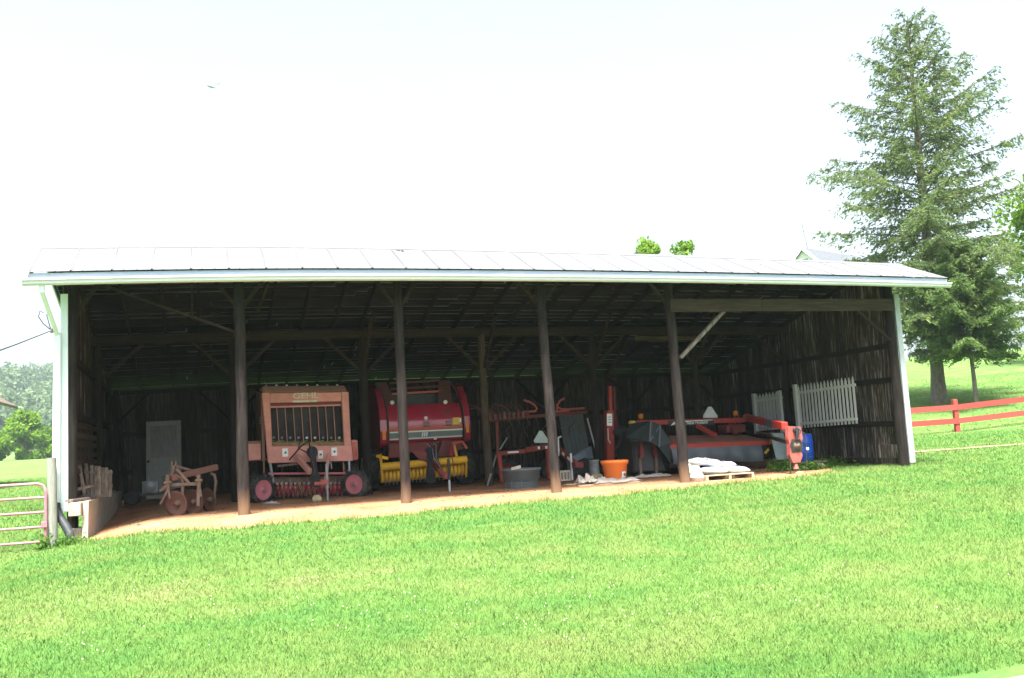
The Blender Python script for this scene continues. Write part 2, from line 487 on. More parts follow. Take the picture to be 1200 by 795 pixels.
def grass_color(N, L):
    """mown lawn: lush and dry bands along the shed, patches, small specks; all from place"""
    g = N.new('ShaderNodeNewGeometry')
    mp = N.new('ShaderNodeMapping')
    mp.inputs['Scale'].default_value = (0.10, 0.5, 0.0)
    mp.inputs['Rotation'].default_value = (0, 0, R(3))
    L.new(g.outputs['Position'], mp.inputs[0])
    band = noise(N, L, mp.outputs[0], 1.0, 4, 0.55)
    patch = noise(N, L, g.outputs['Position'], 1.3, 5, 0.6)
    f = math_(N, L, 'ADD', math_(N, L, 'MULTIPLY', band, 0.42), math_(N, L, 'MULTIPLY', patch, 0.58))
    sep = N.new('ShaderNodeSeparateXYZ')
    L.new(g.outputs['Position'], sep.inputs[0])
    yy_ = math_(N, L, 'ADD', sep.outputs['Y'], math_(N, L, 'MULTIPLY', patch, 2.4))
    yy_ = math_(N, L, 'DIVIDE', math_(N, L, 'ADD', yy_, 12.8), 14.0)
    stripe = ramp(N, L, yy_, [(0.0, (0.5,) * 3), (0.22, (0.56,) * 3), (0.36, (0.47,) * 3), (0.47, (0.68,) * 3), (0.56, (0.5,) * 3), (0.68, (0.38,) * 3), (0.85, (0.40,) * 3), (0.97, (0.5,) * 3)])
    f = math_(N, L, 'ADD', f, math_(N, L, 'MULTIPLY', math_(N, L, 'SUBTRACT', stripe, 0.5), 0.32))
    return ramp(N, L, f, [(0.34, (0.062, 0.158, 0.04)), (0.46, (0.085, 0.172, 0.042)),
                          (0.57, (0.115, 0.185, 0.052)), (0.74, (0.155, 0.188, 0.07))]), g


def mk_ground():
    m, N, L, B = nt('lawn ground')
    col, g = grass_color(N, L)
    fine = noise(N, L, g.outputs['Position'], 14, 5, 0.75)
    gg = ramp(N, L, fine, [(0.3, (0.75, 0.75, 0.75)), (0.7, (1.2, 1.2, 1.2))])
    col = mix(N, L, 1.0, col, gg, 'MULTIPLY')
    # a few worn spots of bare earth
    bare = noise(N, L, g.outputs['Position'], 0.85, 5, 0.7)
    bf = ramp(N, L, bare, [(0.66, (0, 0, 0)), (0.8, (0.7, 0.7, 0.7))])
    col = mix(N, L, bf, col, (0.26, 0.19, 0.1))
    L.new(col, B.inputs['Base Color'])
    B.inputs['Roughness'].default_value = 0.95
    B.inputs['Specular IOR Level'].default_value = 0.05
    bump(N, L, B, fine, 0.5, 0.05)
    return m


def mk_blade():
    m, N, L, B = nt('grass blade')
    col, g = grass_color(N, L)
    v = ramp(N, L, g.outputs['Random Per Island'], [(0.0, (0.9, 0.91, 0.9)), (0.9, (1.12, 1.09, 1.07)), (1.0, (1.7, 1.3, 1.5))])
    col = mix(N, L, 1.0, col, v, 'MULTIPLY')
    N.remove(B)
    d = N.new('ShaderNodeBsdfDiffuse')
    t = N.new('ShaderNodeBsdfTranslucent')
    mx = N.new('ShaderNodeMixShader')
    mx.inputs[0].default_value = 0.3
    nv = N.new('ShaderNodeVectorMath')
    nv.operation = 'ADD'
    nv.inputs[1].default_value = (0, 0, 1.1)
    nn = N.new('ShaderNodeVectorMath')
    nn.operation = 'NORMALIZE'
    L.new(g.outputs['Normal'], nv.inputs[0])
    L.new(nv.outputs[0], nn.inputs[0])
    L.new(nn.outputs[0], d.inputs['Normal'])
    L.new(col, d.inputs[0])
    L.new(col, t.inputs[0])
    L.new(d.outputs[0], mx.inputs[1])
    L.new(t.outputs[0], mx.inputs[2])
    L.new(mx.outputs[0], N['Material Output'].inputs[0])
    return m


def mk_dirt():
    m, N, L, B = nt('packed red dirt')
    g = N.new('ShaderNodeNewGeometry')
    n1 = noise(N, L, g.outputs['Position'], 0.9, 6, 0.65)
    col = ramp(N, L, n1, [(0.33, (0.24, 0.118, 0.062)), (0.5, (0.33, 0.175, 0.095)), (0.7, (0.39, 0.235, 0.135))])
    n2 = noise(N, L, g.outputs['Position'], 16, 5, 0.75)
    gg = ramp(N, L, n2, [(0.3, (0.72, 0.72, 0.72)), (0.72, (1.2, 1.2, 1.2))])
    col = mix(N, L, 1.0, col, gg, 'MULTIPLY')
    lit = noise(N, L, g.outputs['Position'], 5, 4, 0.8)
    lf = ramp(N, L, lit, [(0.62, (0, 0, 0)), (0.7, (1, 1, 1))])
    col = mix(N, L, math_(N, L, 'MULTIPLY', lf, 0.45), col, (0.3, 0.24, 0.15))
    L.new(col, B.inputs['Base Color'])
    B.inputs['Roughness'].default_value = 0.95
    B.inputs['Specular IOR Level'].default_value = 0.05
    bump(N, L, B, noise(N, L, g.outputs['Position'], 7, 6, 0.75), 0.5, 0.05)
    return m


M['ground'] = mk_ground()
M['blade'] = mk_blade()
M['dirt'] = mk_dirt()
M['gravel'] = surf('gravel', (0.3, 0.27, 0.23), (0.2, 0.18, 0.15), 9, 0.4, 0.65, rough=0.95, grain=0.4, bumpk=0.8)
M['sandy'] = surf('sandy track', (0.42, 0.36, 0.22), (0.3, 0.29, 0.14), 3, 0.4, 0.7, rough=0.95, grain=0.25)


# ------------------------------------------------------------------ terrain
def S(x, a, b):
    t = np.clip((np.asarray(x, float) - a) / (b - a), 0, 1)
    return t * t * (3 - 2 * t)


def height(x, y):
    x = np.asarray(x, float)
    y = np.asarray(y, float)
    d = np.maximum(0, -(y + 0.4))
    h = -np.minimum(d, 3) * 0.045 - np.maximum(0, np.minimum(d, 40) - 3) * 0.022
    h = h - 0.30 * S(x, 1.9, -0.6) * S(y, 9, 1.0) * S(y, -9, -1.5)
    left = 0.0165 * np.clip(y - 15, 0, 190) + 38 * S(y, 330, 620)
    t = (x - 20 + y) * 0.7071
    tt = [0, 3.3, 12.7, 21, 45, 84, 110, 170, 400]
    hh = [0, 0.17, 0.52, 1.78, 4.6, 7.75, 8.4, 8.0, 6.0]
    right = np.interp(t, tt, hh)
    w = S(x, 6, 19)
    wy = S(y, -12, 2)
    h = h + (1 - w) * left + w * right * wy
    h = h + 0.10 * S(y, 2, 7) * S(x, 7, 2) * S(x, -1, 0) * S(y, 12, 9)
    return h


def H(x, y):
    return float(height(x, y))


def grid_mesh(xs, ys, zf, name, material):
    X, Y = np.meshgrid(xs, ys)
    Z = zf(X, Y)
    nx, ny = len(xs), len(ys)
    v = np.stack([X.ravel(), Y.ravel(), Z.ravel()], 1)
    i = np.arange(nx * ny).reshape(ny, nx)
    f = np.stack([i[:-1, :-1], i[:-1, 1:], i[1:, 1:], i[1:, :-1]], -1).reshape(-1, 4)
    return np_mesh(name, v, f, material, smooth=True)


def np_mesh(name, v, f, material, smooth=False):
    """v (n,3), f (m,k) faces of k corners each"""
    me = bpy.data.meshes.new(name)
    k = f.shape[1]
    me.vertices.add(len(v))
    me.vertices.foreach_set('co', np.asarray(v, np.float32).ravel())
    me.loops.add(f.size)
    me.loops.foreach_set('vertex_index', f.astype(np.int32).ravel())
    me.polygons.add(len(f))
    me.polygons.foreach_set('loop_start', np.arange(0, f.size, k, dtype=np.int32))
    me.polygons.foreach_set('loop_total', np.full(len(f), k, np.int32))
    me.polygons.foreach_set('use_smooth', np.full(len(f), smooth))
    me.materials.append(material)
    me.update(calc_edges=True)
    return me


def link(name, me, parent=None):
    o = bpy.data.objects.new(name, me)
    COL.objects.link(o)
    if parent:
        o.parent = parent
        BASE[o.name] = BASE[parent.name]
    else:
        BASE[o.name] = Vector((0, 0, 0))
    return o


def vnoise(x, y, seed=0):
    r = np.random.default_rng(seed)
    out = np.zeros_like(np.asarray(x, float))
    for k in range(7):
        a = r.uniform(0, 2 * math.pi)
        fr = r.uniform(0.6, 1.0) * 1.65 ** k
        out = out + np.sin((np.cos(a) * x + np.sin(a) * y) * fr + r.uniform(0, 6)) * 0.75 ** k
    return out / 2.2


xs = np.unique(np.round(np.concatenate([np.linspace(-420, -40, 30), np.arange(-40, -4, 2.0), np.arange(-4, 26, 0.4), np.arange(26, 60, 1.5), np.arange(60, 120, 4.0), np.linspace(120, 560, 26)]), 3))
ys = np.unique(np.round(np.concatenate([np.linspace(-200, -24, 12), np.arange(-24, -4, 0.8), np.arange(-4, 14, 0.4), np.arange(14, 70, 2.0), np.arange(70, 130, 4.0), np.linspace(130, 700, 34)]), 3))
tag(link('lawn', grid_mesh(xs, ys, height, 'lawn', M['ground'])), kind='structure')

EDGE_X = np.array([-0.2, 0.42, 0.9, 1.8, 2.9, 4.4, 5.7, 7.2, 8.8, 10.4, 11.8, 13.4, 15.3, 16.3, 17.0, 17.6, 18.6])
EDGE_Y = np.array([0.0, -0.5, -1.1, -1.75, -1.95, -1.9, -1.85, -1.75, -1.6, -1.25, -1.15, -1.0, -0.6, 0.2, 1.3, 2.6, 4.2])


def dirt_d(x, y):
    """>0 inside the bare dirt"""
    return y - np.interp(x, EDGE_X, EDGE_Y) + 0.2 * vnoise(x * 1.6, y * 1.6, 3) - 0.02


dx = np.arange(0.02, 18.4, 0.1)
dy = np.arange(-2.6, 8.7, 0.1)
tag(link('dirt_floor', grid_mesh(dx, dy, lambda x, y: height(x, y) + np.clip(dirt_d(x, y) * 0.12, -0.03, 0.014) + 0.008 * vnoise(x * 2.2, y * 2.2, 9) * (dirt_d(x, y) > 0.3), 'dirt_floor', M['dirt'])), kind='structure')

gx = np.arange(-60, 80, 0.5)
gy = np.linspace(-17.2, -13.5, 22)
tag(link('gravel_road', grid_mesh(gx, gy, lambda x, y: height(x, y) + np.where((y > -13.72 + 0.07 * vnoise(x * 2, y * 0, 5)) | (y < -17), -0.05, 0.02), 'gravel_road', M['gravel'])), kind='structure')

# small worn spots of bare earth in the lawn
SPOTS = [(4.41, -4.43, 0.35, 0.2), (6.72, -4.33, 0.5, 0.18)]
# sandy mown track running off to the right of the shed
px_ = np.linspace(19.2, 46, 60)
pw = np.linspace(-0.22, 0.22, 4)
PX, PW = np.meshgrid(px_, pw)
PY = 3.75 - (PX - 20) * 0.335 + PW
pv = np.stack([PX.ravel(), PY.ravel(), (height(PX, PY) + 0.02).ravel()], 1)
ii = np.arange(PX.size).reshape(PX.shape)
pf = np.stack([ii[:-1, :-1], ii[:-1, 1:], ii[1:, 1:], ii[1:, :-1]], -1).reshape(-1, 4)
tag(link('path', np_mesh('path', pv, pf, M['sandy'], True)), kind='structure')

# ------------------------------------------------------------------ shed
W, D = 18.3, 8.5
BAY = 3.05


def sag(x):
    r = 7.5 if x < 6.5 else 12.8
    return 0.13 * (1 - ((x - 6.5) / r) ** 2)


RIDGE = (0.65, 5.11)
EAVE = (-0.86, 4.385)
BACK = (9.05, 2.97)
SLB = (BACK[1] - RIDGE[1]) / (BACK[0] - RIDGE[0])
SLF = (RIDGE[1] - EAVE[1]) / (RIDGE[0] - EAVE[0])


def drop(x):
    """the ridge runs a little lower towards the right end"""
    return 0.02 - 0.13 * min(max((x - 3.0) / 16.0, 0), 1)


def roof_z(y, x):
    if y > RIDGE[0]:
        return RIDGE[1] + (y - RIDGE[0]) * SLB + drop(x) * (1 - (y - RIDGE[0]) / (BACK[0] - RIDGE[0]))
    return RIDGE[1] + (y - RIDGE[0]) * SLF + drop(x) * (1 - (RIDGE[0] - y) / (RIDGE[0] - EAVE[0]))


shed = thing('machine_shed', 'long open-fronted dark wooden pole shed with a white metal roof', 'shed', (0, 0, 0))

# roof: gutter and fascia carry the panels and the deck boards
X0, X1 = -0.47, 19.2
xsr = np.linspace(X0, X1, 16)
mb = MB()
for a, b in zip(xsr[:-1], xsr[1:]):
    za, zb = sag(a), sag(b)
    mb.hex8([(a, -0.80, 4.22 + za), (b, -0.80, 4.22 + zb), (b, -0.775, 4.22 + zb), (a, -0.775, 4.22 + za),
             (a, -0.80, 4.378 + za), (b, -0.80, 4.378 + zb), (b, -0.775, 4.378 + zb), (a, -0.775, 4.378 + za)])
roof = mb.build('roof', M['fascia'], shed)
mb = MB()
prof = [(-0.805, 4.270), (-0.805, 4.160), (-0.86, 4.155), (-0.90, 4.180), (-0.905, 4.220), (-0.93, 4.240), (-0.93, 4.270), (-0.92, 4.270), (-0.92, 4.245), (-0.895, 4.225), (-0.89, 4.185), (-0.86, 4.165), (-0.815, 4.170), (-0.815, 4.270)]
n = len(prof)
gxs = np.linspace(X0 - 0.04, X1 + 0.03, 16)
vs = [(x, y, z + sag(x)) for x in gxs for y, z in prof]
fs = [(i * n + k, (i + 1) * n + k, (i + 1) * n + (k + 1) % n, i * n + (k + 1) % n) for i in range(len(gxs) - 1) for k in range(n)]
mb.add(vs, fs)
for x in (gxs[0], gxs[-1]):
    mb.add([(x, -0.805, 4.270 + sag(x)), (x, -0.805, 4.160 + sag(x)), (x, -0.90, 4.175 + sag(x)), (x, -0.93, 4.270 + sag(x))], [(0, 1, 2, 3)])
mb.build('gutter', M['gutter'], roof)
NP = 30
PWID = (X1 - X0) / NP


def panel_mesh(p0, p1, name):
    """one ribbed sheet, local x across, from p0 (y,z) to p1"""
    L = math.hypot(p1[0] - p0[0], p1[1] - p0[1])
    w = PWID
    px = [0, 0.012, 0.022, 0.034, 0.048]
    pz = [0.0, 0.0, 0.02, 0.02, 0.0]
    xsx, zs = list(px), list(pz)
    for c in (w / 3, 2 * w / 3):
        xsx += [c - 0.012, c - 0.004, c + 0.004, c + 0.012]
        zs += [0, 0.006, 0.006, 0]
    xsx.append(w + 0.005)
    zs.append(0.0)
    k = len(xsx)
    dy, dz = (p1[0] - p0[0]), (p1[1] - p0[1])
    nx = (0, -dz / L, dy / L) if dy > 0 else (0, dz / L, -dy / L)
    vs = []
    for th in (0, -0.006):
        for t in (0, 1):
            for a, z in zip(xsx, zs):
                zz = z + th
                vs.append((a - w / 2, dy * t + nx[1] * zz, dz * t + nx[2] * zz))
    fs = []
    for i in range(k - 1):
        fs.append((i, i + 1, k + i + 1, k + i))
        fs.append((2 * k + i, 3 * k + i, 3 * k + i + 1, 2 * k + i + 1))
        fs.append((i, 2 * k + i, 2 * k + i + 1, i + 1))
        fs.append((k + i, k + i + 1, 3 * k + i + 1, 3 * k + i))
    mbb = MB()
    mbb.add(vs, fs)
    return mbb.mesh(name, M['tin'])


for i in range(NP):
    x = X0 + PWID * (i + 0.5)
    tilt = -math.atan2(sag(x + 0.3) - sag(x - 0.3), 0.6)
    top = (RIDGE[0], RIDGE[1] + drop(x))
    off = sag(x) + 0.008 + random.uniform(0, 0.003)
    for end in (EAVE, BACK):
        piece('roof_panel', panel_mesh(top, end, 'roof_panel'), roof, (x, top[0], top[1] + off), (0, tilt, 0))
for i in range(NP + 1):                       # lapped seams, the shade along each rib painted as a dark strip
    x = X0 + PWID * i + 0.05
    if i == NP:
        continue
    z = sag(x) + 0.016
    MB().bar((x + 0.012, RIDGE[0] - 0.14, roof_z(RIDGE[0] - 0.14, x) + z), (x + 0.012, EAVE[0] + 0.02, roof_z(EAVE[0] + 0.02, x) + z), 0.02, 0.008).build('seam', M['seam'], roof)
mb = MB()
for a, b in zip(xsr[:-1], xsr[1:]):
    for (y0, z0), (y1, z1) in (((RIDGE[0], 0.034), (RIDGE[0] - 0.13, 0.034 - 0.13 * SLF)), ((RIDGE[0] + 0.13, 0.034 + 0.13 * SLB), (RIDGE[0], 0.034))):
        p = [(a, y1, RIDGE[1] + z1 + sag(a) + drop(a)), (b, y1, RIDGE[1] + z1 + sag(b) + drop(b)), (b, y0, RIDGE[1] + z0 + sag(b) + drop(b)), (a, y0, RIDGE[1] + z0 + sag(a) + drop(a))]
        mb.hex8([(q[0], q[1], q[2] - 0.03) for q in p] + p)
mb.build('ridge_cap', M['tin'], roof)
# deck boards under the sheets, in courses along the roof with gaps between them
for side, y0, y1, step in (('b', 0.75, 8.95, 0.222), ('f', -0.70, 0.5, 0.176)):
    y = y0
    while y < y1:
        x = X0 + 0.06
        while x < X1 - 0.3:
            ln = random.choice([3.05, 3.66, 4.27, 2.44]) + random.uniform(-0.2, 0.2)
            xe = min(x + ln, X1 - 0.05)
            w = random.choice([0.14, 0.155, 0.17, 0.185, 0.2, 0.21])
            if side == 'f':
                w = min(w, 0.17)
            xm = (x + xe) / 2
            zt0, zt1 = roof_z(y, xm) - 0.006, roof_z(y + w, xm) - 0.006
            mb = MB()
            p = [(x, y, zt0 - 0.013 + sag(x)), (xe, y, zt0 - 0.013 + sag(xe)), (xe, y + w, zt1 - 0.013 + sag(xe)), (x, y + w, zt1 - 0.013 + sag(x))]
            mb.hex8(p + [(a, b, c + 0.013) for a, b, c in p])
            if random.random() > 0.0:
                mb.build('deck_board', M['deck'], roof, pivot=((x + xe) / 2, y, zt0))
            x = xe + random.choice([0.004, 0.006, 0.01, 0.03])
        y += step
# rake boards under the roof ends
for x in (X0 + 0.01, X1 - 0.04):
    mb = MB()
    mb.bar((x + 0.015, EAVE[0] + 0.06, EAVE[1] - 0.09 + sag(x)), (x + 0.015, RIDGE[0], RIDGE[1] - 0.09 + sag(x) + drop(x)), 0.03, 0.12)
    mb.bar((x + 0.015, RIDGE[0], RIDGE[1] - 0.09 + sag(x) + drop(x)), (x + 0.015, BACK[0], BACK[1] - 0.09 + sag(x)), 0.03, 0.12)
    mb.build('rake_board', M['white_paint'], roof)


# posts
def log_post(x, y, z0, z1, r, m, lean=(0, 0)):
    pts, rs = [], []
    for k in range(9):
        t = k / 8
        pts.append((x + lean[0] * t + random.uniform(-.012, .012), y + lean[1] * t + random.uniform(-.012, .012), z0 + (z1 - z0) * t))
        rs.append(r * (1.08 - 0.12 * t + random.uniform(-0.06, 0.06)))
    mb = MB().tube(pts, rs, 12)
    return mb.build('post', m, shed)


for k in (1, 2, 3, 4):
    out = (0, 0.05, 0.05, 0.34, 0.14)[k]
    log_post(BAY * k, -out, -0.25, 4.42 + sag(BAY * k), (0, 0.103, 0.097, 0.098, 0.105)[k], M['log'], (0, out))
log_post(18.13, 0.0, -0.2, 4.4, 0.115, M['dark_log'])
log_post(0.14, 0.06, -0.5, 4.35, 0.085, M['dark_log'])
for k in range(1, 6):
    log_post(BAY * k, 4.4, -0.15, 3.75 + sag(BAY * k) * 0.8, 0.10, M['log_pale'] if k == 3 else M['dark_log'], (-0.03, 0))
for x in (0.12, 18.12):
    log_post(x, 4.4, -0.1, 3.8, 0.09, M['dark_log'])
for k in range(0, 7):
    x = min(max(BAY * k, 0.12), 18.15)
    log_post(x, 8.3, -0.1, 2.86 + sag(x) * 0.9, 0.09, M['dark_log'])


def beam(p, q, w, h, m='beam', name='beam', upv=(0, 0, 1)):
    piv = (Vector(p) + Vector(q)) / 2
    return MB().bar(p, q, w, h, upv).build(name, M[m], shed, bevel=0.008, pivot=piv)


for k in range(6):
    a, b = BAY * k, BAY * (k + 1)
    beam((a + 0.003, 0, 4.5 + sag(a)), (b - 0.003, 0, 4.5 + sag(b)), 0.15, 0.17, 'rafter', 'plate_beam')
    beam((a + 0.003, 4.4, 3.80 + sag(a) * 0.9), (b - 0.003, 4.4, 3.80 + sag(b) * 0.9), 0.17, 0.21, 'beam', 'plate_beam')
    beam((a + 0.003, 8.3, 2.88 + sag(a) * 0.9), (b - 0.003, 8.3, 2.88 + sag(b) * 0.9), 0.14, 0.12, 'rafter', 'plate_beam')
# deep header of two planks across the two right bays
beam((12.14, -0.15, 3.875), (14.46, -0.15, 3.875), 0.05, 0.29, 'header', 'header_plank')
beam((14.47, -0.152, 3.87), (18.16, -0.152, 3.865), 0.05, 0.285, 'header', 'header_plank')
# a pale board nailed to the middle plate
beam((13.4, 4.27, 3.66), (15.4, 4.27, 3.64), 0.03, 0.12, 'header', 'nailed_board')
# rafters
nr = 25
for i in range(nr):
    x = 0.05 + (W - 0.1) * i / (nr - 1)
    x += random.uniform(-0.06, 0.06) if 0 < i < nr - 1 else 0
    z = sag(x)
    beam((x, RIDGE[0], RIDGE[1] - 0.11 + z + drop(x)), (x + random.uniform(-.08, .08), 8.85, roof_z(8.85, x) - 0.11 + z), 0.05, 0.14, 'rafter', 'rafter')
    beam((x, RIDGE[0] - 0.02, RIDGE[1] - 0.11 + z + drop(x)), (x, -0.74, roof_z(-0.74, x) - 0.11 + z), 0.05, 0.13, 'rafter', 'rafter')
# knee braces, hangers and odd struts
for k in (1, 2, 3, 4):
    x = BAY * k
    for s in (-1, 1):
        if k == 4 and s == 1:
            continue
        beam((x + s * 0.06, 0.02, 3.92), (x + s * 0.52, 0.02, 4.44 + sag(x)), 0.07, 0.09, 'beam', 'brace', (0, 1, 0))
for k in range(0, 7):
    x = min(max(BAY * k, 0.12), 18.15)
    for s in (-1, 1):
        if 0 < x + s < W:
            beam((x + s * 0.05, 4.4, 2.95), (x + s * 0.95, 4.4, 3.72 + sag(x) * 0.9), 0.08, 0.1, 'beam', 'brace', (0, 1, 0))
            beam((x + s * 0.05, 8.3, 2.1), (x + s * 0.85, 8.3, 2.85 + sag(x) * 0.9), 0.07, 0.09, 'rafter', 'brace', (0, 1, 0))
for k in (2, 3, 4, 5):
    beam((BAY * k, 4.33, 3.0), (BAY * k + 0.02, 3.2, 4.2), 0.07, 0.09, 'beam', 'brace')
beam((0.5, 0.15, 4.42), (2.98, 0.15, 3.45), 0.05, 0.1, 'beam', 'strut', (0, 1, 0))
beam((0.16, 0.1, 3.75), (0.62, 0.1, 4.45), 0.07, 0.1, 'beam', 'brace', (0, 1, 0))
beam((2.2, 0.2, 4.45), (2.2, 0.25, 3.72), 0.05, 0.07, 'beam', 'hanger')
beam((3.62, 0.3, 4.5), (3.42, 0.9, 3.95), 0.05, 0.07, 'beam', 'hanger')
beam((13.55, -0.08, 3.78), (12.36, -0.02, 2.72), 0.07, 0.12, 'brace_grey', 'brace', (0, 1, 0))
beam((17.1, -0.08, 3.76), (18.1, -0.02, 2.98), 0.06, 0.1, 'beam', 'brace', (0, 1, 0))
beam((12.5, 4.3, 2.6), (13.2, 4.3, 3.7), 0.06, 0.09, 'beam', 'brace', (0, 1, 0))


# walls of single boards
def wall(kind):
    mb = MB()
    if kind == 'right':
        mb.box(18.17, 18.27, 0.1, 8.45, 0.06, 0.2)
    elif kind == 'left':
        mb.box(0.03, 0.13, 0.1, 8.45, 0.42, 0.55)
    else:
        mb.box(0.2, 18.1, 8.35, 8.45, 0.06, 0.18)
    wl_ = mb.build('wall', M['barn'], shed)
    if kind == 'back':
        x = 0.06
        nb = 0
        while x < W - 0.1:
            w = random.uniform(0.17, 0.29)
            xe = min(x + w, W - 0.03)
            zt = 2.83 + sag(x) * 0.9 + random.uniform(0, 0.05)
            zb = random.uniform(-0.2, -0.1)
            o = 0.0 if nb % 2 else 0.026 + random.uniform(0, .004)
            nb += 1
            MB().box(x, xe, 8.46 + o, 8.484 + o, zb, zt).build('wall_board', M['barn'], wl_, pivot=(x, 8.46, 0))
            x = xe + random.uniform(-0.014, -0.008)
        for z in (0.75, 1.75):
            MB().box(0.2, 9.2, 8.41, 8.455, z, z + 0.14).build('girt', M['beam'], wl_)
            MB().box(9.21, 18.1, 8.41, 8.455, z + 0.02, z + 0.15).build('girt', M['beam'], wl_)
        return
    y = 0.02
    while y < D - 0.1:
        w = random.uniform(0.16, 0.27)
        ye = min(y + w, D)
        xw = 0 if kind == 'left' else W
        zt0, zt1 = roof_z(y, xw) - 0.16, roof_z(ye, xw) - 0.16
        if kind == 'right':
            xa = 18.275 + random.uniform(0, 0.01)
            zb = 0.05 + random.uniform(-0.04, 0.06)
            mat_ = M['barn_grey'] if (y < 3.9 and random.random() < 0.9) or random.random() < 0.45 else M['barn']
        else:
            xa = -0.005 - random.uniform(0, 0.01)
            zb = 0.4
            mat_ = M['barn_grey'] if random.random() < 0.35 else M['barn']
        xb = xa + 0.024
        mb = MB()
        s = sag(0 if kind == 'left' else W)
        mb.hex8([(xa, y, zb), (xb, y, zb), (xb, ye, zb), (xa, ye, zb), (xa, y, zt0 + s), (xb, y, zt0 + s), (xb, ye, zt1 + s), (xa, ye, zt1 + s)])
        mb.build('wall_board', mat_, wl_, pivot=(xa, y, zb))
        y = ye + random.choice([0.001, 0.002, 0.003, 0.006, 0.012 if kind == 'right' and y < 4 else 0.002])
    if kind == 'right':
        for z, zz in ((1.02, 1.08), (2.08, 2.12), (2.92, 2.9)):
            MB().bar((18.24, 0.15, z), (18.24, 4.3, zz), 0.06, 0.13).build('girt', M['rafter'], wl_)
            MB().bar((18.24, 4.31, zz), (18.24, 8.4, zz + 0.02), 0.06, 0.13).build('girt', M['rafter'], wl_)
        MB().box(18.2, 18.255, 0.15, 1.0, 0.2, 0.52).build('patch_board', M['barn_grey'], wl_)
    else:
        for i in range(8):                               # open slats low on this wall
            z = 0.62 + i * 0.175
            MB().bar((0.085, 0.5, z + random.uniform(-.02, .02)), (0.085, 4.7, z + random.uniform(-.03, .03)), 0.035, 0.1).build('slat', M['header'], wl_)
        MB().bar((0.06, 0.15, 2.02), (0.06, 8.4, 2.02), 0.07, 0.13).build('girt', M['rafter'], wl_)
        MB().bar((0.06, 0.15, 3.1), (0.06, 8.4, 2.9), 0.07, 0.13).build('girt', M['rafter'], wl_)


wall('back')
wall('left')
wall('right')
# corner boards
MB().box(-0.035, 0.085, -0.045, -0.012, 0.3, 4.17).build('corner_board', M['white_paint'], shed, bevel=0.004)
MB().box(18.27, 18.42, -0.06, -0.015, 0.08, 4.14).build('corner_board', M['corner_grey'], shed, bevel=0.004)
# downspout
ds = MB()
ds.bar((-0.22, -0.83, 4.22), (-0.22, -0.80, 4.06), 0.085, 0.065, (0, 1, 0))
ds.bar((-0.22, -0.80, 4.07), (-0.075, -0.12, 3.42), 0.07, 0.055, (0, 1, 0))
ds.bar((-0.075, -0.1, 3.46), (-0.10, -0.1, 0.42), 0.12, 0.085, (0, 1, 0))
dso = ds.build('downspout', M['white_paint'], shed, bevel=0.01)
pts, rs = [], []
path = [(-0.10, -0.1, 0.46), (-0.09, -0.12, 0.36), (-0.02, -0.17, 0.20), (0.08, -0.24, 0.05), (0.15, -0.3, -0.08), (0.15, -0.33, -0.22)]
for i in range(len(path) - 1):
    for k in range(6):
        t = k / 6
        pts.append(Vector(path[i]).lerp(Vector(path[i + 1]), t))
        rs.append(0.078 if (k % 2) else 0.068)
MB().tube(pts, rs, 12).build('drain_hose', M['black_plastic'], dso)
# insulator and hook where the cable lands
MB().lathe([(0.0, 0), (0.03, 0.01), (0.035, 0.04), (0.02, 0.05), (0.03, 0.08), (0, 0.09)], (-0.17, -0.1, 3.45), (0, 0, 1), 10).build('insulator', M['steel'], shed)

cb = MB()
a, b = Vector((-0.17, -0.1, 3.5)), Vector((-14, 14.0, 4.6))
for off in (0, 0.06):
    pts = []
    for i in range(22):
        t = i / 21
        p = a.lerp(b, t)
        p.z -= (1.1 + off) * 4 * t * (1 - t)
        p.z += off * t
        pts.append(p)
    cb.tube(pts, 0.008, 5)
pts = [(-0.17, -0.1, 3.5), (-0.3, -0.12, 3.62), (-0.38, -0.1, 3.75), (-0.36, -0.08, 3.86), (-0.3, -0.1, 3.82)]
cb.tube(pts, 0.009, 5)
cb.tube([(-0.18, -0.1, 3.5), (-0.25, -0.1, 3.78), (-0.2, -0.1, 3.85)], 0.009, 5)
tag(cb.build('cable', M['black']), 'thin twin cable running off to the left from the shed corner', 'cable')

# ------------------------------------------------------------------ left corner: foundation, pickets, door, cart
fd = thing('retaining_wall', 'low pale concrete block foundation at the left end of the dirt floor', 'low wall', (0.3, 1.0, -0.2))
MB().prism([(-0.28, -0.45), (6.6, -0.35), (6.6, 0.40), (-0.1, 0.46)], 0.33, 0.42, 'yz').build('slab', M['concrete'], fd, bevel=0.01)
MB().box(0.12, 0.32, -0.3, 0.1, 0.22, 0.455).build('block', M['concrete'], fd, bevel=0.012)
MB().box(0.12, 0.325, -0.12, 0.3, -0.45, 0.0).build('block', M['concrete'], fd, bevel=0.012)
MB().box(0.15, 0.31, 0.12, 6.5, 0.2, 0.44).build('block', M['concrete'], fd, bevel=0.012)
t = thing('scrap_lumber', 'short weathered planks lying on the concrete foundation', 'lumber', (0.2, 0.3, 0.46))
MB().bar((0.12, -0.2, 0.49), (0.34, 0.35, 0.49), 0.14, 0.04).build('plank', M['slat'], t)
MB().bar((0.14, 0.55, 0.48), (0.2, 1.35, 0.50), 0.13, 0.045).build('plank', M['slat'], t)
MB().bar((0.16, 0.5, 0.66), (0.34, 1.0, 0.7), 0.1, 0.04).build('plank', M['slat'], t)
t = thing('picket_bundle', 'row of old bare wooden pickets leaning on the left wall', 'pickets', (0.4, 1.5, 0.45))
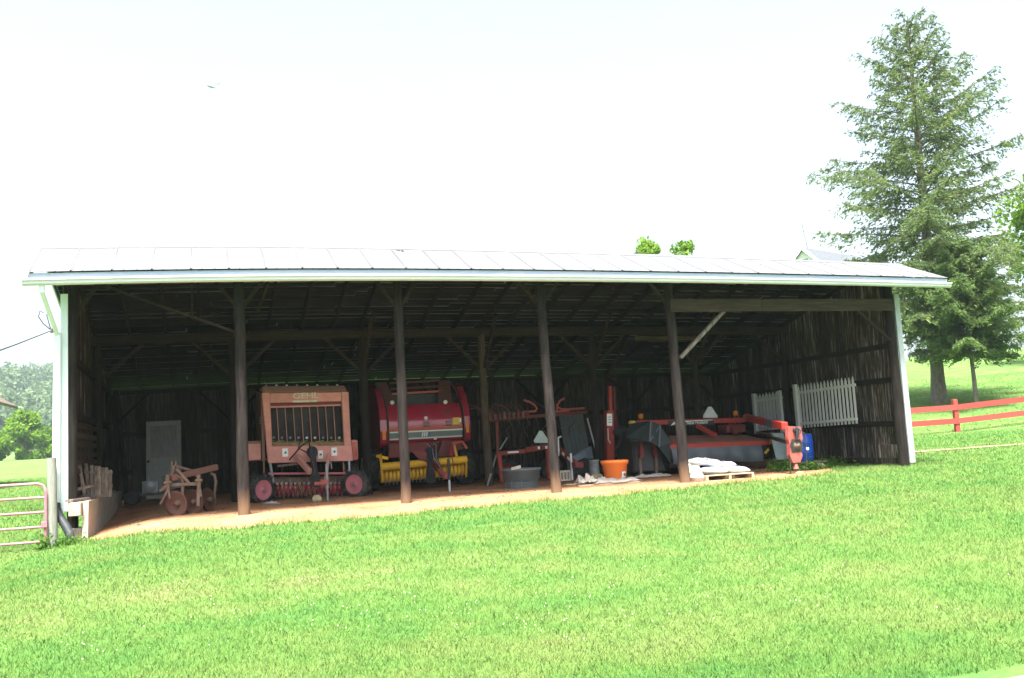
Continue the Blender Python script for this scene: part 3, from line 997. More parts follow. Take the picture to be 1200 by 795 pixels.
for i in range(8):
    x = 0.2 + i * 0.062
    lean = (-0.13, -0.07, -0.03, -0.02, -0.02, -0.02, -0.015, -0.015)[i]
    z1 = 1.12 - 0.02 * i + random.uniform(-0.02, 0.02)
    a, b = Vector((x, 1.40 + 0.03 * (i % 2), 0.455)), Vector((x + lean, 1.58 + 0.03 * (i % 2), z1))
    MB().bar(a, b, 0.058, 0.022, (0, 1, 0)).build('picket', M['slat'], t, pivot=a)
MB().bar((0.16, 1.62, 0.7), (0.66, 1.62, 0.66), 0.03, 0.05).build('rail', M['slat'], t)
MB().bar((0.16, 1.62, 0.95), (0.66, 1.62, 0.92), 0.03, 0.05).build('rail', M['slat'], t)
tag(MB().tube([(0.30, 6.2, 0.1), (0.10, 6.9, 2.85)], 0.05, 8).build('pole', M['dark_log']), 'left of two tall poles standing in the left back corner', 'pole', 'poles in the back corner')
tag(MB().tube([(0.55, 6.4, 0.1), (0.28, 7.2, 2.9)], 0.06, 8).build('pole', M['dark_log']), 'right of two tall poles standing in the left back corner', 'pole', 'poles in the back corner')

# old door leaning at the back
dr = thing('door', 'old grey-white door with a glazed top leaning on the back wall', 'door', (1.33, 7.85, 0.12))


def dz(z):
    return 7.75 + (z - 0.12) * 0.14


def dpan(x0, x1, z0, z1, t0, t1):
    mb = MB()
    return mb.hex8([(x0, dz(z0) + t0, z0), (x1, dz(z0) + t0, z0), (x1, dz(z0) + t1, z0), (x0, dz(z0) + t1, z0),
                    (x0, dz(z1) + t0, z1), (x1, dz(z1) + t0, z1), (x1, dz(z1) + t1, z1), (x0, dz(z1) + t1, z1)])


f = dpan(0.91, 1.02, 0.12, 2.12, -0.02, 0.02)
g2 = dpan(1.66, 1.77, 0.12, 2.12, -0.02, 0.02)
f.add(g2.v, g2.f)
for z0, z1 in ((0.12, 0.34), (0.5, 0.57), (0.75, 0.82), (1.0, 1.16), (2.0, 2.12)):
    q = dpan(1.022, 1.658, z0, z1, -0.02, 0.02)
    f.add(q.v, q.f)
f.build('door_frame', M['door_paint'], dr)
for z0, z1 in ((0.342, 0.498), (0.572, 0.748), (0.822, 0.998)):
    dpan(1.022, 1.658, z0, z1, 0.0, 0.015).build('door_panel', M['door_paint'], dr)
dpan(1.022, 1.658, 1.162, 1.998, 0.0, 0.008).build('window_pane', M['glass_dirty'], dr)
MB().lathe([(0, 0), (0.03, 0.01), (0.035, 0.04), (0, 0.06)], (0.965, dz(1.08) - 0.02, 1.08), (0, -1, 0), 10).build('door_knob', M['black'], dr)
t = thing('plywood_sheet', 'dark plain board standing on the back wall left of the door', 'board', (0.6, 8.3, 0.1))
MB().bar((0.72, 8.33, 0.1), (0.72, 8.4, 1.7), 0.3, 0.02, (0, 1, 0)).build('sheet', M['brace_dark'], t)

ct = thing('engine_cart', 'low grey engine on a small flat cart in front of the door', 'cart', (1.25, 5.6, 0.1))
mb = MB()
mb.bar((0.55, 5.4, 0.3), (1.95, 5.4, 0.34), 0.05, 0.06)
mb.bar((0.55, 6.1, 0.3), (1.95, 6.1, 0.34), 0.05, 0.06)
for x in (0.6, 1.2, 1.9):
    mb.bar((x, 5.42, 0.31), (x, 6.08, 0.31), 0.05, 0.05)
mb.build('cart_frame', M['black'], ct)
mb = MB().box(0.95, 1.3, 5.5, 5.85, 0.34, 0.62)
mb.lathe([(0.02, 0), (0.14, 0.01), (0.14, 0.06), (0.02, 0.08)], (1.12, 5.46, 0.5), (0, -1, 0), 14)
mb.tube([(1.1, 5.6, 0.6), (1.08, 5.6, 0.78), (1.14, 5.58, 0.84)], 0.03, 7)
mb.build('engine', M['galv'], ct, bevel=0.02)
mb = MB().box(1.4, 1.85, 5.5, 5.95, 0.36, 0.56)
mb.tube([(1.45, 5.55, 0.56), (1.4, 5.5, 0.7), (1.55, 5.5, 0.72)], 0.02, 6)
mb.build('gearbox', M['panel_grey'], ct, bevel=0.03)
for x in (0.75, 1.75):
    for y in (5.33, 6.17):
        MB().lathe([(0.05, -0.04), (0.15, -0.04), (0.17, 0), (0.15, 0.04), (0.05, 0.04)], (x, y, 0.26), (0, 1, 0), 14).build('wheel', M['rubber'], ct)


# ------------------------------------------------------------------ generic parts
def wheel(root, c, r, w, axis, rim_mat, lugs=0, hub=0.55, name='wheel'):
    ax = Vector(axis).normalized()
    ty = MB().lathe([(r * 0.68, -w / 2), (r * 0.92, -w / 2), (r, -w * 0.32), (r, w * 0.32), (r * 0.92, w / 2), (r * 0.68, w / 2)], c, ax, 24, caps=False)
    if lugs:
        a = ax.orthogonal().normalized()
        b = ax.cross(a)
        for k in range(lugs):
            an = 2 * math.pi * k / lugs
            d = a * math.cos(an) + b * math.sin(an)
            tt = ax.cross(d)
            s = 1 if k % 2 else -1
            p = Vector(c) + d * (r + 0.02)
            ty.bar(p + ax * 0.03 * s, p + ax * (w * 0.48) * s + tt * 0.06, 0.04, 0.055, d)
    to = ty.build('wheel', M['rubber'], root)
    MB().lathe([(0.0, w * 0.40), (0.03, w * 0.42), (0.05, w * 0.30), (r * hub, w * 0.26), (r * 0.72, w * 0.47), (r * 0.735, w * 0.47), (r * 0.735, -w * 0.4), (0, -w * 0.4)], c, ax, 24).build('rim', rim_mat, to)
    MB().lathe([(0, w * 0.52), (0.025, w * 0.52), (0.04, w * 0.44), (0.045, w * 0.26)], c, ax, 8).build('hub', M['steel'], to)
    return to


def text(root, s, size, c, m, depth=0.004, shear=0.0, wide=1.0, bold=0.0):
    """lettering facing -y, centred on c"""
    cu = bpy.data.curves.new('lettering', 'FONT')
    cu.body = s
    cu.size = size
    cu.align_x = 'CENTER'
    cu.align_y = 'CENTER'
    cu.extrude = depth
    cu.shear = shear
    cu.offset = bold
    tmp = bpy.data.objects.new('lettering_curve', cu)
    COL.objects.link(tmp)
    bpy.context.view_layer.update()
    me = bpy.data.meshes.new_from_object(tmp.evaluated_get(bpy.context.evaluated_depsgraph_get()))
    bpy.data.objects.remove(tmp)
    me.name = 'lettering'
    me.materials.clear()
    me.materials.append(m)
    me.transform(Matrix.Rotation(R(90), 4, 'X') @ Matrix.Diagonal((wide, 1, 1, 1)))
    return piece('lettering', me, root, c)


def pto(root, p, q, r):
    p, q = Vector(p), Vector(q)
    pts = [p, p.lerp(q, 0.12), p.lerp(q, 0.16), p.lerp(q, 0.7), p.lerp(q, 0.74), q]
    return MB().tube(pts, [r * 1.4, r * 1.2, r, r, r * 1.5, r * 1.75], 12).build('drive_shaft', M['black_plastic'], root)


def jack(root, x, y, z1, z0, m, foot=None):
    mb = MB().tube([(x, y, z0 + 0.28), (x, y, z1)], 0.034, 8)
    mb.tube([(x, y, z1 - 0.02), (x, y, z1 + 0.03), (x + 0.1, y, z1 + 0.02), (x + 0.11, y, z1 - 0.12)], 0.014, 6)
    j = mb.build('jack', m, root)
    mb = MB().tube([(x, y, z0), (x, y, z0 + 0.3)], 0.026, 8)
    mb.lathe([(0.07, 0), (0.07, 0.012)], (x, y, z0), (0, 0, 1), 10)
    mb.build('jack_foot', foot or m, j)


# ------------------------------------------------------------------ faded baler
g = thing('hay_baler', 'faded salmon-red round baler with dark belts and GEHL lettering', 'hay baler', (4.68, 4.0, 0), 'round balers in the shed')
sm = M['salmon']
fr = MB()
fr.hex8([(3.74, 3.95, 0.92), (3.86, 3.95, 0.92), (3.86, 4.12, 0.92), (3.74, 4.12, 0.92), (3.64, 3.98, 2.52), (3.82, 3.98, 2.52), (3.82, 4.15, 2.52), (3.64, 4.15, 2.52)])
fr.hex8([(5.5, 3.95, 0.86), (5.66, 3.95, 0.86), (5.66, 4.12, 0.86), (5.5, 4.12, 0.86), (5.47, 3.98, 2.48), (5.64, 3.98, 2.48), (5.64, 4.15, 2.48), (5.47, 4.15, 2.48)])
fr.hex8([(3.823, 3.985, 2.28), (5.467, 3.985, 2.26), (5.467, 4.15, 2.26), (3.823, 4.15, 2.28), (3.823, 3.98, 2.51), (5.467, 3.98, 2.475), (5.467, 4.15, 2.475), (3.823, 4.15, 2.51)])
fr.build('front_frame', sm, g, bevel=0.012)
MB().bar((3.83, 4.1, 2.235), (5.46, 4.1, 2.215), 0.1, 0.07).build('recess_panel', M['red_dark'], g)
MB().bar((3.83, 4.04, 2.185), (5.46, 4.04, 2.17), 0.05, 0.035).build('cross_rail', sm, g)
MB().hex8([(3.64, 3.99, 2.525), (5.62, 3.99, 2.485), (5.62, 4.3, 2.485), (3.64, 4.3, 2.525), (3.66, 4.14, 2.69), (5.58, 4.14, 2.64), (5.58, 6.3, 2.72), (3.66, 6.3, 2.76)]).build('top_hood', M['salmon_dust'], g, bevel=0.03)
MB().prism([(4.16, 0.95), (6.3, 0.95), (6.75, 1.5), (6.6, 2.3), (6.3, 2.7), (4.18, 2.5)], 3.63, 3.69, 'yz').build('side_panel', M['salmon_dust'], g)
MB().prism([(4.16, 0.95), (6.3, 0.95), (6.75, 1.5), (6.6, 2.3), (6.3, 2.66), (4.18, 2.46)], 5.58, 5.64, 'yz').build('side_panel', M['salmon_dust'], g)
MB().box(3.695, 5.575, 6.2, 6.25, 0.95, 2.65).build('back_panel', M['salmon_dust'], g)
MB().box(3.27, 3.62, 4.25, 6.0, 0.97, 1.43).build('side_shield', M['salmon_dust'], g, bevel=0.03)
MB().box(3.272, 3.60, 4.235, 4.247, 0.99, 1.36).build('shield_door', sm, g)
MB().box(5.665, 5.82, 4.0, 5.6, 0.86, 1.33).build('side_shield', sm, g, bevel=0.03)
MB().box(5.69, 5.80, 3.985, 3.998, 0.88, 1.28).build('shield_door', M['gear_pink'], g)
for i in range(3):                                        # pale stripes on the left side sheet
    MB().bar((3.622, 4.3, 1.83 + i * 0.06), (3.622, 4.9, 1.86 + i * 0.06), 0.006, 0.02).build('stripe', M['cream'], g)
MB().hex8([(3.74, 3.93, 0.90), (5.68, 3.93, 0.84), (5.68, 4.05, 0.84), (3.74, 4.05, 0.90), (3.76, 3.94, 1.285), (5.66, 3.94, 1.20), (5.66, 4.05, 1.20), (3.76, 4.05, 1.285)]).build('lower_panel', sm, g, bevel=0.01)
mb = MB()
for i in range(150):
    x = random.uniform(3.88, 5.48)
    z = 1.31 - (x - 3.85) * 0.05 + random.uniform(-0.03, 0.09)
    y = random.uniform(3.96, 4.14)
    a = random.uniform(0, 3.14)
    mb.bar((x, y, z), (x + 0.13 * math.cos(a), y + random.uniform(-.04, .04), z + 0.04 * math.sin(a * 3)), 0.012, 0.008)
mb.hex8([(3.87, 4.06, 1.24), (5.49, 4.06, 1.16), (5.49, 4.2, 1.16), (3.87, 4.2, 1.24), (3.87, 4.04, 1.36), (5.49, 4.04, 1.28), (5.49, 4.2, 1.3), (3.87, 4.2, 1.38)])
tag(mb.build('straw', M['straw'], g), kind='stuff')
for i in range(9):
    x = 3.91 + i * 0.187
    MB().hex8([(x - 0.075, 4.32, 1.28), (x + 0.075, 4.32, 1.28), (x + 0.075, 4.335, 1.28), (x - 0.075, 4.335, 1.28),
               (x - 0.095, 4.2, 2.3), (x + 0.055, 4.2, 2.3), (x + 0.055, 4.215, 2.3), (x - 0.095, 4.215, 2.3)]).build('belt', M['belt'], g)
for i in range(8):
    x = 4.0 + i * 0.187
    MB().bar((x - 0.02, 4.14, 2.2), (x + 0.02, 4.22, 1.3), 0.014, 0.03, (0, 1, 0)).build('belt_guide', sm, g)
for i in range(9):
    MB().lathe([(0, -0.02), (0.03, -0.02), (0.03, 0.02), (0, 0.02)], (3.9 + i * 0.19, 4.24, 1.48 - i * 0.01), (0, 1, 0), 8).build('roller_bolt', M['white'] if i in (4, 5, 8) else M['galv'], g)
MB().box(3.72, 5.55, 4.5, 4.53, 1.0, 2.5).build('inner_panel', M['belt'], g)
for i in range(8):  # pale dots stand in for light from the roof slits
    MB().lathe([(0.0, 0.03), (0.02, 0.028), (0.025, 0)], (3.75 + i * 0.235, 4.1, 2.685 - i * 0.006), (0, 0, 1), 8).build('slit_light_dot', M['white'] if i % 3 else M['galv'], g)
text(g, 'GEHL', 0.19, (4.64, 3.974, 2.415), M['cream'], 0.003, 0.0, 1.28, 0.004)
MB().prism([(4.33, 2.27), (4.88, 2.26), (4.91, 2.31), (4.33, 2.32)], 3.972, 3.98, 'xz').build('name_stripe', M['cream'], g)
for x, z, w, ink in ((4.13, 1.12, 0.13, 'decal_green'), (5.25, 1.08, 0.13, 'decal_blue'), (4.93, 1.03, 0.11, 'decal_green')):
    d = MB().box(x - w / 2, x + w / 2, 3.918, 3.926, z - 0.095, z + 0.095).build('safety_decal', M['white'], g)
    MB().prism([(x - 0.03, z - 0.02), (x + 0.035, z - 0.025), (x + 0.02, z + 0.035), (x - 0.01, z + 0.02)], 3.912, 3.9175, 'xz').build('decal_mark', M[ink], d)
MB().lathe([(0.0, 0.0), (0.13, 0.0), (0.115, 0.16), (0.08, 0.18)], (4.74, 3.93, 1.11), (0, -1, -0.3), 14).build('shaft_hood', M['black_plastic'], g)
pto(g, (4.74, 3.8, 1.08), (4.70, 2.95, 0.40), 0.068)
MB().bar((4.36, 3.9, 1.03), (4.60, 3.15, 0.66), 0.09, 0.13).build('tongue', sm, g, bevel=0.01)
MB().bar((5.12, 3.9, 1.02), (4.92, 3.0, 0.45), 0.06, 0.09).build('tongue', sm, g, bevel=0.01)
MB().box(4.66, 4.96, 2.92, 3.1, 0.36, 0.48).build('hitch', M['gear_pink'], g, bevel=0.01)
MB().tube([(4.2, 3.7, 0.95), (4.45, 3.4, 1.25), (4.6, 3.2, 1.35), (4.62, 3.1, 1.1), (4.7, 3.0, 0.6)], 0.018, 6).build('hose', M['black'], g)
MB().tube([(4.5, 3.8, 1.5), (4.4, 3.6, 1.2), (4.55, 3.3, 1.1), (4.66, 3.1, 0.9)], 0.016, 6).build('hose', M['black'], g)
jack(g, 4.95, 2.98, 0.82, 0.0, M['galv'])
MB().tube([(3.74, 3.9, 0.66), (5.64, 3.9, 0.55)], 0.028, 8).build('guard_bar', M['pinkred'], g)
MB().bar((3.95, 3.92, 0.82), (4.45, 3.92, 0.85), 0.03, 0.045).build('wooden_strip', M['slat'], g)
for x in (3.78, 5.60):
    MB().bar((x, 4.0, 0.95), (x + (0.06 if x < 4 else -0.02), 3.85, 0.45), 0.04, 0.06).build('bracket', M['galv'], g)
    MB().bar((x - 0.12, 4.1, 0.95), (x - 0.14, 3.95, 0.4), 0.03, 0.05).build('bracket', M['salmon_dust'], g)
MB().bar((3.78, 4.3, 0.5), (5.5, 4.3, 0.42), 0.35, 0.12).build('pickup_pan', M['rust'], g)
MB().tube([(3.8, 4.25, 0.31), (5.5, 4.25, 0.215)], 0.13, 14).build('pickup_drum', M['red_dark'], g)
for i in range(17):
    x = 3.84 + i * 0.102
    zc = 0.31 - i * 0.006
    pu = MB().lathe([(0.15, -0.036), (0.17, -0.03), (0.17, 0.03), (0.15, 0.036)], (x, 4.25, zc), (1, 0, 0), 14).build('pickup_band', M['red'], g)
    MB().box(x - 0.026, x + 0.026, 4.06, 4.1, zc + 0.09, zc + 0.14).build('band_clip', M['galv'], pu)
    mb = MB()
    for a in (-0.5, 0.35):
        mb.tube([(x + 0.045, 4.1, zc - 0.05), (x + 0.045 + random.uniform(-.02, .02), 4.02 + a * 0.05, zc - 0.2)], 0.006, 4)
    mb.build('tine', M['steel'], pu)
mb = MB()
for i in range(46):
    x = random.uniform(4.0, 5.3)
    z = random.uniform(0.25, 0.55)
    mb.tube([(x, 4.04, z), (x + random.uniform(-.05, .05), 4.0, z - 0.1), (x + random.uniform(-.1, .1), 3.98, z - random.uniform(0.12, 0.3))], 0.005, 4)
tag(mb.build('hanging_hay', M['straw'], g), kind='stuff')
wheel(g, (3.57, 3.75, 0.31), 0.33, 0.16, (0.55, -0.83, 0), M['pinkred'], 18, 0.5)
wheel(g, (5.70, 3.75, 0.30), 0.33, 0.16, (-0.62, -0.78, 0), M['pinkred'], 18, 0.5)
wheel(g, (3.42, 5.5, 0.45), 0.46, 0.3, (-1, 0, 0), M['pinkred'], 20)
wheel(g, (5.85, 5.5, 0.45), 0.46, 0.3, (1, 0, 0), M['pinkred'], 20)

# ------------------------------------------------------------------ newer baler
g = thing('hay_baler', 'dark red round baler with curved hood and yellow pickup reel', 'hay baler', (7.7, 5.2, 0), 'round balers in the shed')
face = [(5.18, 1.22), (5.09, 1.3), (5.04, 1.45), (5.03, 1.65), (5.07, 1.85), (5.16, 2.03), (5.3, 2.17)]
face_o = MB().strip(face, 6.78, 8.70, 0.04, 'yz').build('front_hood', M['red'], g)
sb = [(5.072, 1.285), (5.035, 1.375), (5.022, 1.44), (5.018, 1.50)]
for z0, z1, m, tiny in ((1.285, 1.32, 'stripe_pale', 0.004), (1.322, 1.455, 'stripe_grey', 0.003), (1.457, 1.49, 'stripe_pale', 0.004)):
    def yy(z):
        return float(np.interp(z, [p[1] for p in face], [p[0] for p in face])) - 0.008
    pr = [(yy(z0), z0), (yy((z0 + z1) / 2), (z0 + z1) / 2), (yy(z1), z1)]
    MB().strip(pr, 6.79, 8.69, -tiny, 'yz').build('decal_stripe', M[m], face_o)
for i in range(4):
    x = 7.6 + i * 0.055
    MB().prism([(x, 1.335), (x + 0.035, 1.335), (x + 0.055, 1.44), (x + 0.02, 1.44)], 5.008, 5.014, 'xz').build('decal_mark', M['stripe_pale'] if i < 3 else M['decal_blue'], face_o)
for cx_ in (7.12, 7.74, 8.33):
    for z in (1.60, 1.68, 1.93):
        for k in (-1, 0, 1):
            y = yy(z)
            MB().box(cx_ + k * 0.06 - 0.018, cx_ + k * 0.06 + 0.018, y - 0.002, y + 0.02, z - 0.028, z + 0.028).build('vent_slot', M['black'], face_o)
MB().box(8.44, 8.62, 5.018, 5.032, 1.6, 1.78).build('warning_label', M['sticker_yellow'], face_o)
MB().box(8.625, 8.66, 5.02, 5.032, 1.66, 1.76).build('label_corner', M['white'], face_o)
MB().lathe([(0, 0.03), (0.04, 0.025), (0.05, 0)], (7.74, 5.05, 1.80), (0, -1, 0), 14).build('lamp', M['white'], face_o)
for x, z in ((6.93, 2.24), (8.33, 2.20)):
    MB().lathe([(0, 0.04), (0.05, 0.03), (0.055, 0), (0.03, -0.04)], (x, 5.28, z), (0, -1, 0), 14).build('work_lamp', M['white'], g)
MB().box(7.93, 8.0, 5.06, 5.08, 1.245, 1.275).build('latch', M['white'], face_o)
shp = [(5.35, 1.12), (5.08, 1.2), (5.0, 1.5), (5.02, 1.8), (5.12, 2.1), (5.32, 2.38), (5.62, 2.62), (6.1, 2.75), (7.0, 2.6), (7.5, 2.0), (7.4, 1.3), (6.6, 1.0)]
for x0, x1 in ((6.55, 6.74), (8.74, 8.90)):
    MB().prism(shp, x0, x1, 'yz', smooth=False).build('side_shield', M['red'], g, bevel=0.035)
for x0, x1, z0 in ((6.60, 6.68, 1.3), (8.78, 8.85, 1.38)):
    MB().box(x0, x1, 4.985, 5.005, z0, z0 + 0.24).build('reflector', M['amber'], g)
for x in (6.745, 8.72):
    pts = [(x, 5.08, 1.12), (x, 4.98, 1.35), (x, 4.97, 1.7), (x, 5.06, 2.0), (x - 0.02, 5.25, 2.3), (x - 0.06, 5.5, 2.55), (x - 0.12, 5.75, 2.75)]
    MB().tube(pts, 0.022, 8).build('hose', M['black'], g)
for x0, x1, xt in ((6.66, 7.05, 6.60), (8.15, 8.55, 8.30)):
    MB().hex8([(x0, 5.32, 2.12), (x1, 5.32, 2.12), (x1, 5.4, 2.12), (x0, 5.4, 2.12),
               (xt, 5.75, 2.8), (xt + 0.3, 5.75, 2.8), (xt + 0.3, 5.85, 2.8), (xt, 5.85, 2.8)]).build('tailgate_arm', M['red_dust'], g, bevel=0.02)
for z, y, m in ((2.48, 5.6, 'pink_tube'), (2.62, 5.75, 'red_dust'), (2.78, 5.9, 'red_dust')):
    MB().bar((7.0, y, z), (8.35, y, z + 0.03), 0.05, 0.05).build('cross_bar', M[m], g)
MB().box(6.75, 8.73, 5.75, 7.2, 0.95, 2.45).build('bale_chamber', M['black'], g)
MB().box(6.8, 8.7, 5.2, 5.7, 0.95, 1.2).build('chassis', M['red_dark'], g)
MB().hex8([(6.75, 5.05, 0.85), (7.1, 5.05, 0.85), (7.1, 5.2, 0.85), (6.75, 5.2, 0.85), (6.78, 5.05, 1.2), (7.2, 5.05, 1.2), (7.2, 5.2, 1.2), (6.78, 5.2, 1.2)]).build('gusset', M['red_dark'], g)
MB().hex8([(7.95, 4.9, 0.8), (8.5, 4.9, 0.8), (8.5, 5.1, 0.8), (7.95, 5.1, 0.8), (8.1, 4.9, 1.18), (8.5, 4.9, 1.18), (8.5, 5.1, 1.18), (8.1, 5.1, 1.18)]).build('gusset', M['red_dark'], g)
MB().prism([(7.2, 0.98), (7.52, 1.0), (7.66, 0.78), (7.62, 0.66), (7.36, 0.8)], 4.4, 4.44, 'xz').build('gusset', M['red_dark'], g)
MB().bar((7.62, 4.9, 0.92), (7.74, 3.6, 0.42), 0.09, 0.13).build('tongue', M['red_dark'], g, bevel=0.01)
MB().bar((7.72, 3.75, 0.5), (7.76, 3.2, 0.34), 0.11, 0.11).build('hitch', M['gear_pink'], g, bevel=0.02)
pto(g, (7.69, 4.6, 0.98), (7.46, 3.6, 0.30), 0.07)
for k in range(4):
    MB().tube([(7.7 + 0.08 * k, 4.85, 1.15), (7.75 + 0.05 * k, 4.5, 1.0 + 0.05 * k), (7.7 + 0.03 * k, 4.2, 0.8), (7.74, 3.7, 0.55)], 0.014, 5).build('hose', M['black'] if k % 2 else M['galv'], g)
MB().tube([(8.3, 4.6, 1.12), (8.5, 4.4, 1.15), (8.58, 4.3, 0.98)], 0.035, 7).build('hose', M['pink_tube'], g)
MB().bar((8.35, 4.7, 1.1), (8.4, 4.65, 0.75), 0.05, 0.08).build('lift_arm', M['yellow'], g)
MB().bar((8.33, 4.7, 1.1), (8.22, 4.6, 0.8), 0.06, 0.09).build('lift_arm', M['red'], g)
jack(g, 7.76, 3.0, 0.76, 0.0, M['black'], M['teal_sign'])
MB().tube([(6.46, 4.5, 0.64), (8.61, 4.5, 0.70)], 0.098, 12).build('wind_guard', M['yellow'], g)
MB().bar((6.42, 4.4, 0.95), (6.5, 4.6, 0.3), 0.04, 0.12).build('end_plate', M['yellow'], g)
MB().bar((6.34, 4.5, 0.92), (6.62, 4.5, 0.84), 0.05, 0.07).build('lift_arm', M['yellow'], g)
MB().bar((8.58, 4.42, 0.62), (8.6, 4.6, 0.3), 0.04, 0.14).build('end_plate', M['yellow'], g)
for i in range(22):
    x = 6.5 + i * 0.097
    zc = 0.41 + i * 0.0026
    pu = MB().lathe([(0.14, -0.042), (0.168, -0.036), (0.172, 0), (0.168, 0.036), (0.14, 0.042)], (x, 4.75, zc), (1, 0, 0), 14).build('pickup_band', M['yellow'], g)
    MB().tube([(x + 0.048, 4.62, zc - 0.05), (x + 0.05, 4.56, zc - 0.22)], 0.006, 4).build('tine', M['steel'], pu)
wheel(g, (6.45, 6.3, 0.5), 0.55, 0.35, (-1, 0, 0), M['yellow'], 20)
wheel(g, (9.0, 6.3, 0.5), 0.55, 0.35, (1, 0, 0), M['yellow'], 20)

# ------------------------------------------------------------------ disc plow
g = thing('disc_plow', 'rusty three-disc plow with an A-frame standing on the dirt', 'plow', (2.15, 1.6, 0.0))
MB().bar((1.72, 1.5, 0.74), (2.60, 2.2, 0.90), 0.12, 0.12).build('toolbar', M['rust_red'], g, bevel=0.012)
MB().bar((1.68, 1.55, 0.6), (2.26, 1.5, 0.6), 0.08, 0.07).build('cross_shaft', M['rust'], g, bevel=0.01)
for a, b in (((1.79, 1.5, 0.98), (1.71, 1.55, 0.62)), ((1.79, 1.5, 0.98), (2.10, 1.5, 0.58)), ((1.79, 1.56, 0.98), (2.2, 1.95, 0.82))):
    MB().bar(a, b, 0.05, 0.055).build('mast_arm', M['rust'], g, bevel=0.006)
for x in (1.755, 1.825):
    MB().bar((x, 1.5, 0.92), (x, 1.5, 1.08), 0.025, 0.05).build('mast_lug', M['rust'], g)
for x, h in ((1.67, 0.82), (2.25, 0.78)):
    mb = MB().bar((x, 1.42, h), (x, 1.45, 0.5), 0.07, 0.06)
    mb.bar((x - 0.01, 1.42, 0.5), (x - (0.14 if x < 2 else 0.02), 1.38, 0.25 if x < 2 else 0.16), 0.06, 0.04)
    mb.bar((x + 0.02, 1.42, 0.5), (x + 0.04, 1.40, 0.34), 0.05, 0.04)
    mb.tube([(x - 0.07, 1.42, 0.66), (x + 0.07, 1.42, 0.66)], 0.035, 8)
    mb.build('link_bracket', M['rust'], g, bevel=0.006)
MB().bar((1.67, 1.42, 0.62), (1.52, 1.38, 0.5), 0.05, 0.05).build('link_pin', M['rust'], g)
for i, (x, y) in enumerate(((1.9, 1.55), (2.2, 1.85), (2.52, 2.15))):
    pts = [(x - 0.05, y, 0.78), (x + 0.03, y, 0.74), (x + 0.06, y, 0.6), (x + 0.03, y, 0.4), (x + 0.02, y, 0.2)]
    sh = MB().tube(pts, [0.04, 0.045, 0.045, 0.04, 0.045], 8, flat=0.7).build('shank', M['rust'], g)
    dcs = MB().lathe([(0.0, 0.05), (0.1, 0.035), (0.2, 0.0), (0.26, -0.045), (0.262, -0.05), (0.2, -0.012), (0.1, 0.02), (0, 0.035)], (x - 0.06, y - 0.06, 0.24), (0.55, 0.8, 0.1) if i < 2 else (0.8, 0.5, 0.1), 24).build('disc', M['rust_red'], sh)
    MB().lathe([(0, -0.06), (0.05, -0.05), (0.06, 0.04)], (x - 0.06, y - 0.07, 0.24), (0.55, 0.8, 0.1), 10).build('hub', M['rust'], sh)
MB().bar((1.94, 1.5, 0.56), (1.95, 1.5, 0.02), 0.045, 0.06).build('stand', M['rust'], g)

# ------------------------------------------------------------------ red rake
g = thing('hay_rake', 'red framed hay tool with two curved tubes on its folded top bar', 'hay rake', (10.7, 5.0, 0))
og = M['orange_red']
MB().bar((9.55, 5.0, 0.79), (10.35, 5.0, 0.82), 0.1, 0.11).build('lower_bar', og, g, bevel=0.008)
MB().bar((10.36, 5.0, 0.84), (11.15, 5.0, 0.92), 0.11, 0.13).build('lower_bar', og, g, bevel=0.008)
MB().bar((9.4, 5.3, 1.68), (12.3, 5.3, 1.77), 0.09, 0.09).build('top_bar', M['red_dust'], g, bevel=0.008)
MB().bar((9.6, 5.0, 0.8), (9.68, 5.2, 1.62), 0.07, 0.07).build('upright', og, g, bevel=0.008)
MB().bar((11.2, 5.0, 0.9), (11.27, 5.2, 1.64), 0.07, 0.07).build('upright', og, g, bevel=0.008)
MB().bar((9.62, 5.0, 0.78), (9.66, 4.95, 0.05), 0.1, 0.1).build('leg', M['red_old'], g, bevel=0.008)
MB().bar((11.0, 5.05, 0.85), (11.0, 5.0, 0.05), 0.11, 0.12).build('leg', M['red_old'], g, bevel=0.008)
MB().bar((11.15, 5.0, 0.96), (11.08, 3.3, 0.44), 0.11, 0.13).build('tongue', og, g, bevel=0.01)
for k in range(3):
    t0 = 0.25 + k * 0.22
    p = Vector((11.09, 4.93, 0.97)).lerp(Vector((11.02, 3.23, 0.45)), t0)
    q = Vector((11.09, 4.93, 0.97)).lerp(Vector((11.02, 3.23, 0.45)), t0 + 0.1)
    MB().bar(p, q, 0.012, 0.07).build('decal', M['white'], g)
MB().box(10.98, 11.2, 3.1, 3.35, 0.36, 0.5).build('hitch', M['red_dark'], g, bevel=0.01)
MB().tube([(11.0, 3.4, 0.06), (11.0, 3.4, 0.72)], 0.028, 8).build('jack', M['sign_white'], g)
MB().tube([(10.98, 4.2, 0.66), (11.0, 4.2, 1.12), (11.08, 4.2, 1.15)], 0.024, 8).build('hose_stand', M['sign_white'], g)
MB().tube([(10.46, 5.2, 2.17), (10.62, 5.2, 2.12), (10.75, 5.2, 2.03), (10.83, 5.2, 1.93), (10.77, 5.2, 1.86), (10.44, 5.2, 1.85)], 0.027, 8).build('curved_tube', M['pink_tube'], g)
MB().tube([(11.62, 5.2, 2.17), (11.5, 5.2, 2.11), (11.42, 5.2, 2.0), (11.38, 5.2, 1.8)], 0.027, 8).build('curved_tube', M['pink_tube'], g)
MB().tube([(11.40, 5.2, 2.02), (11.43, 5.2, 1.93), (11.53, 5.2, 1.88), (11.7, 5.2, 1.87), (12.2, 5.2, 1.88)], 0.027, 8).build('curved_tube', M['pink_tube'], g)
MB().tube([(11.2, 5.22, 1.82), (11.75, 5.22, 1.83)], 0.025, 8).build('curved_tube', M['pink_tube'], g)
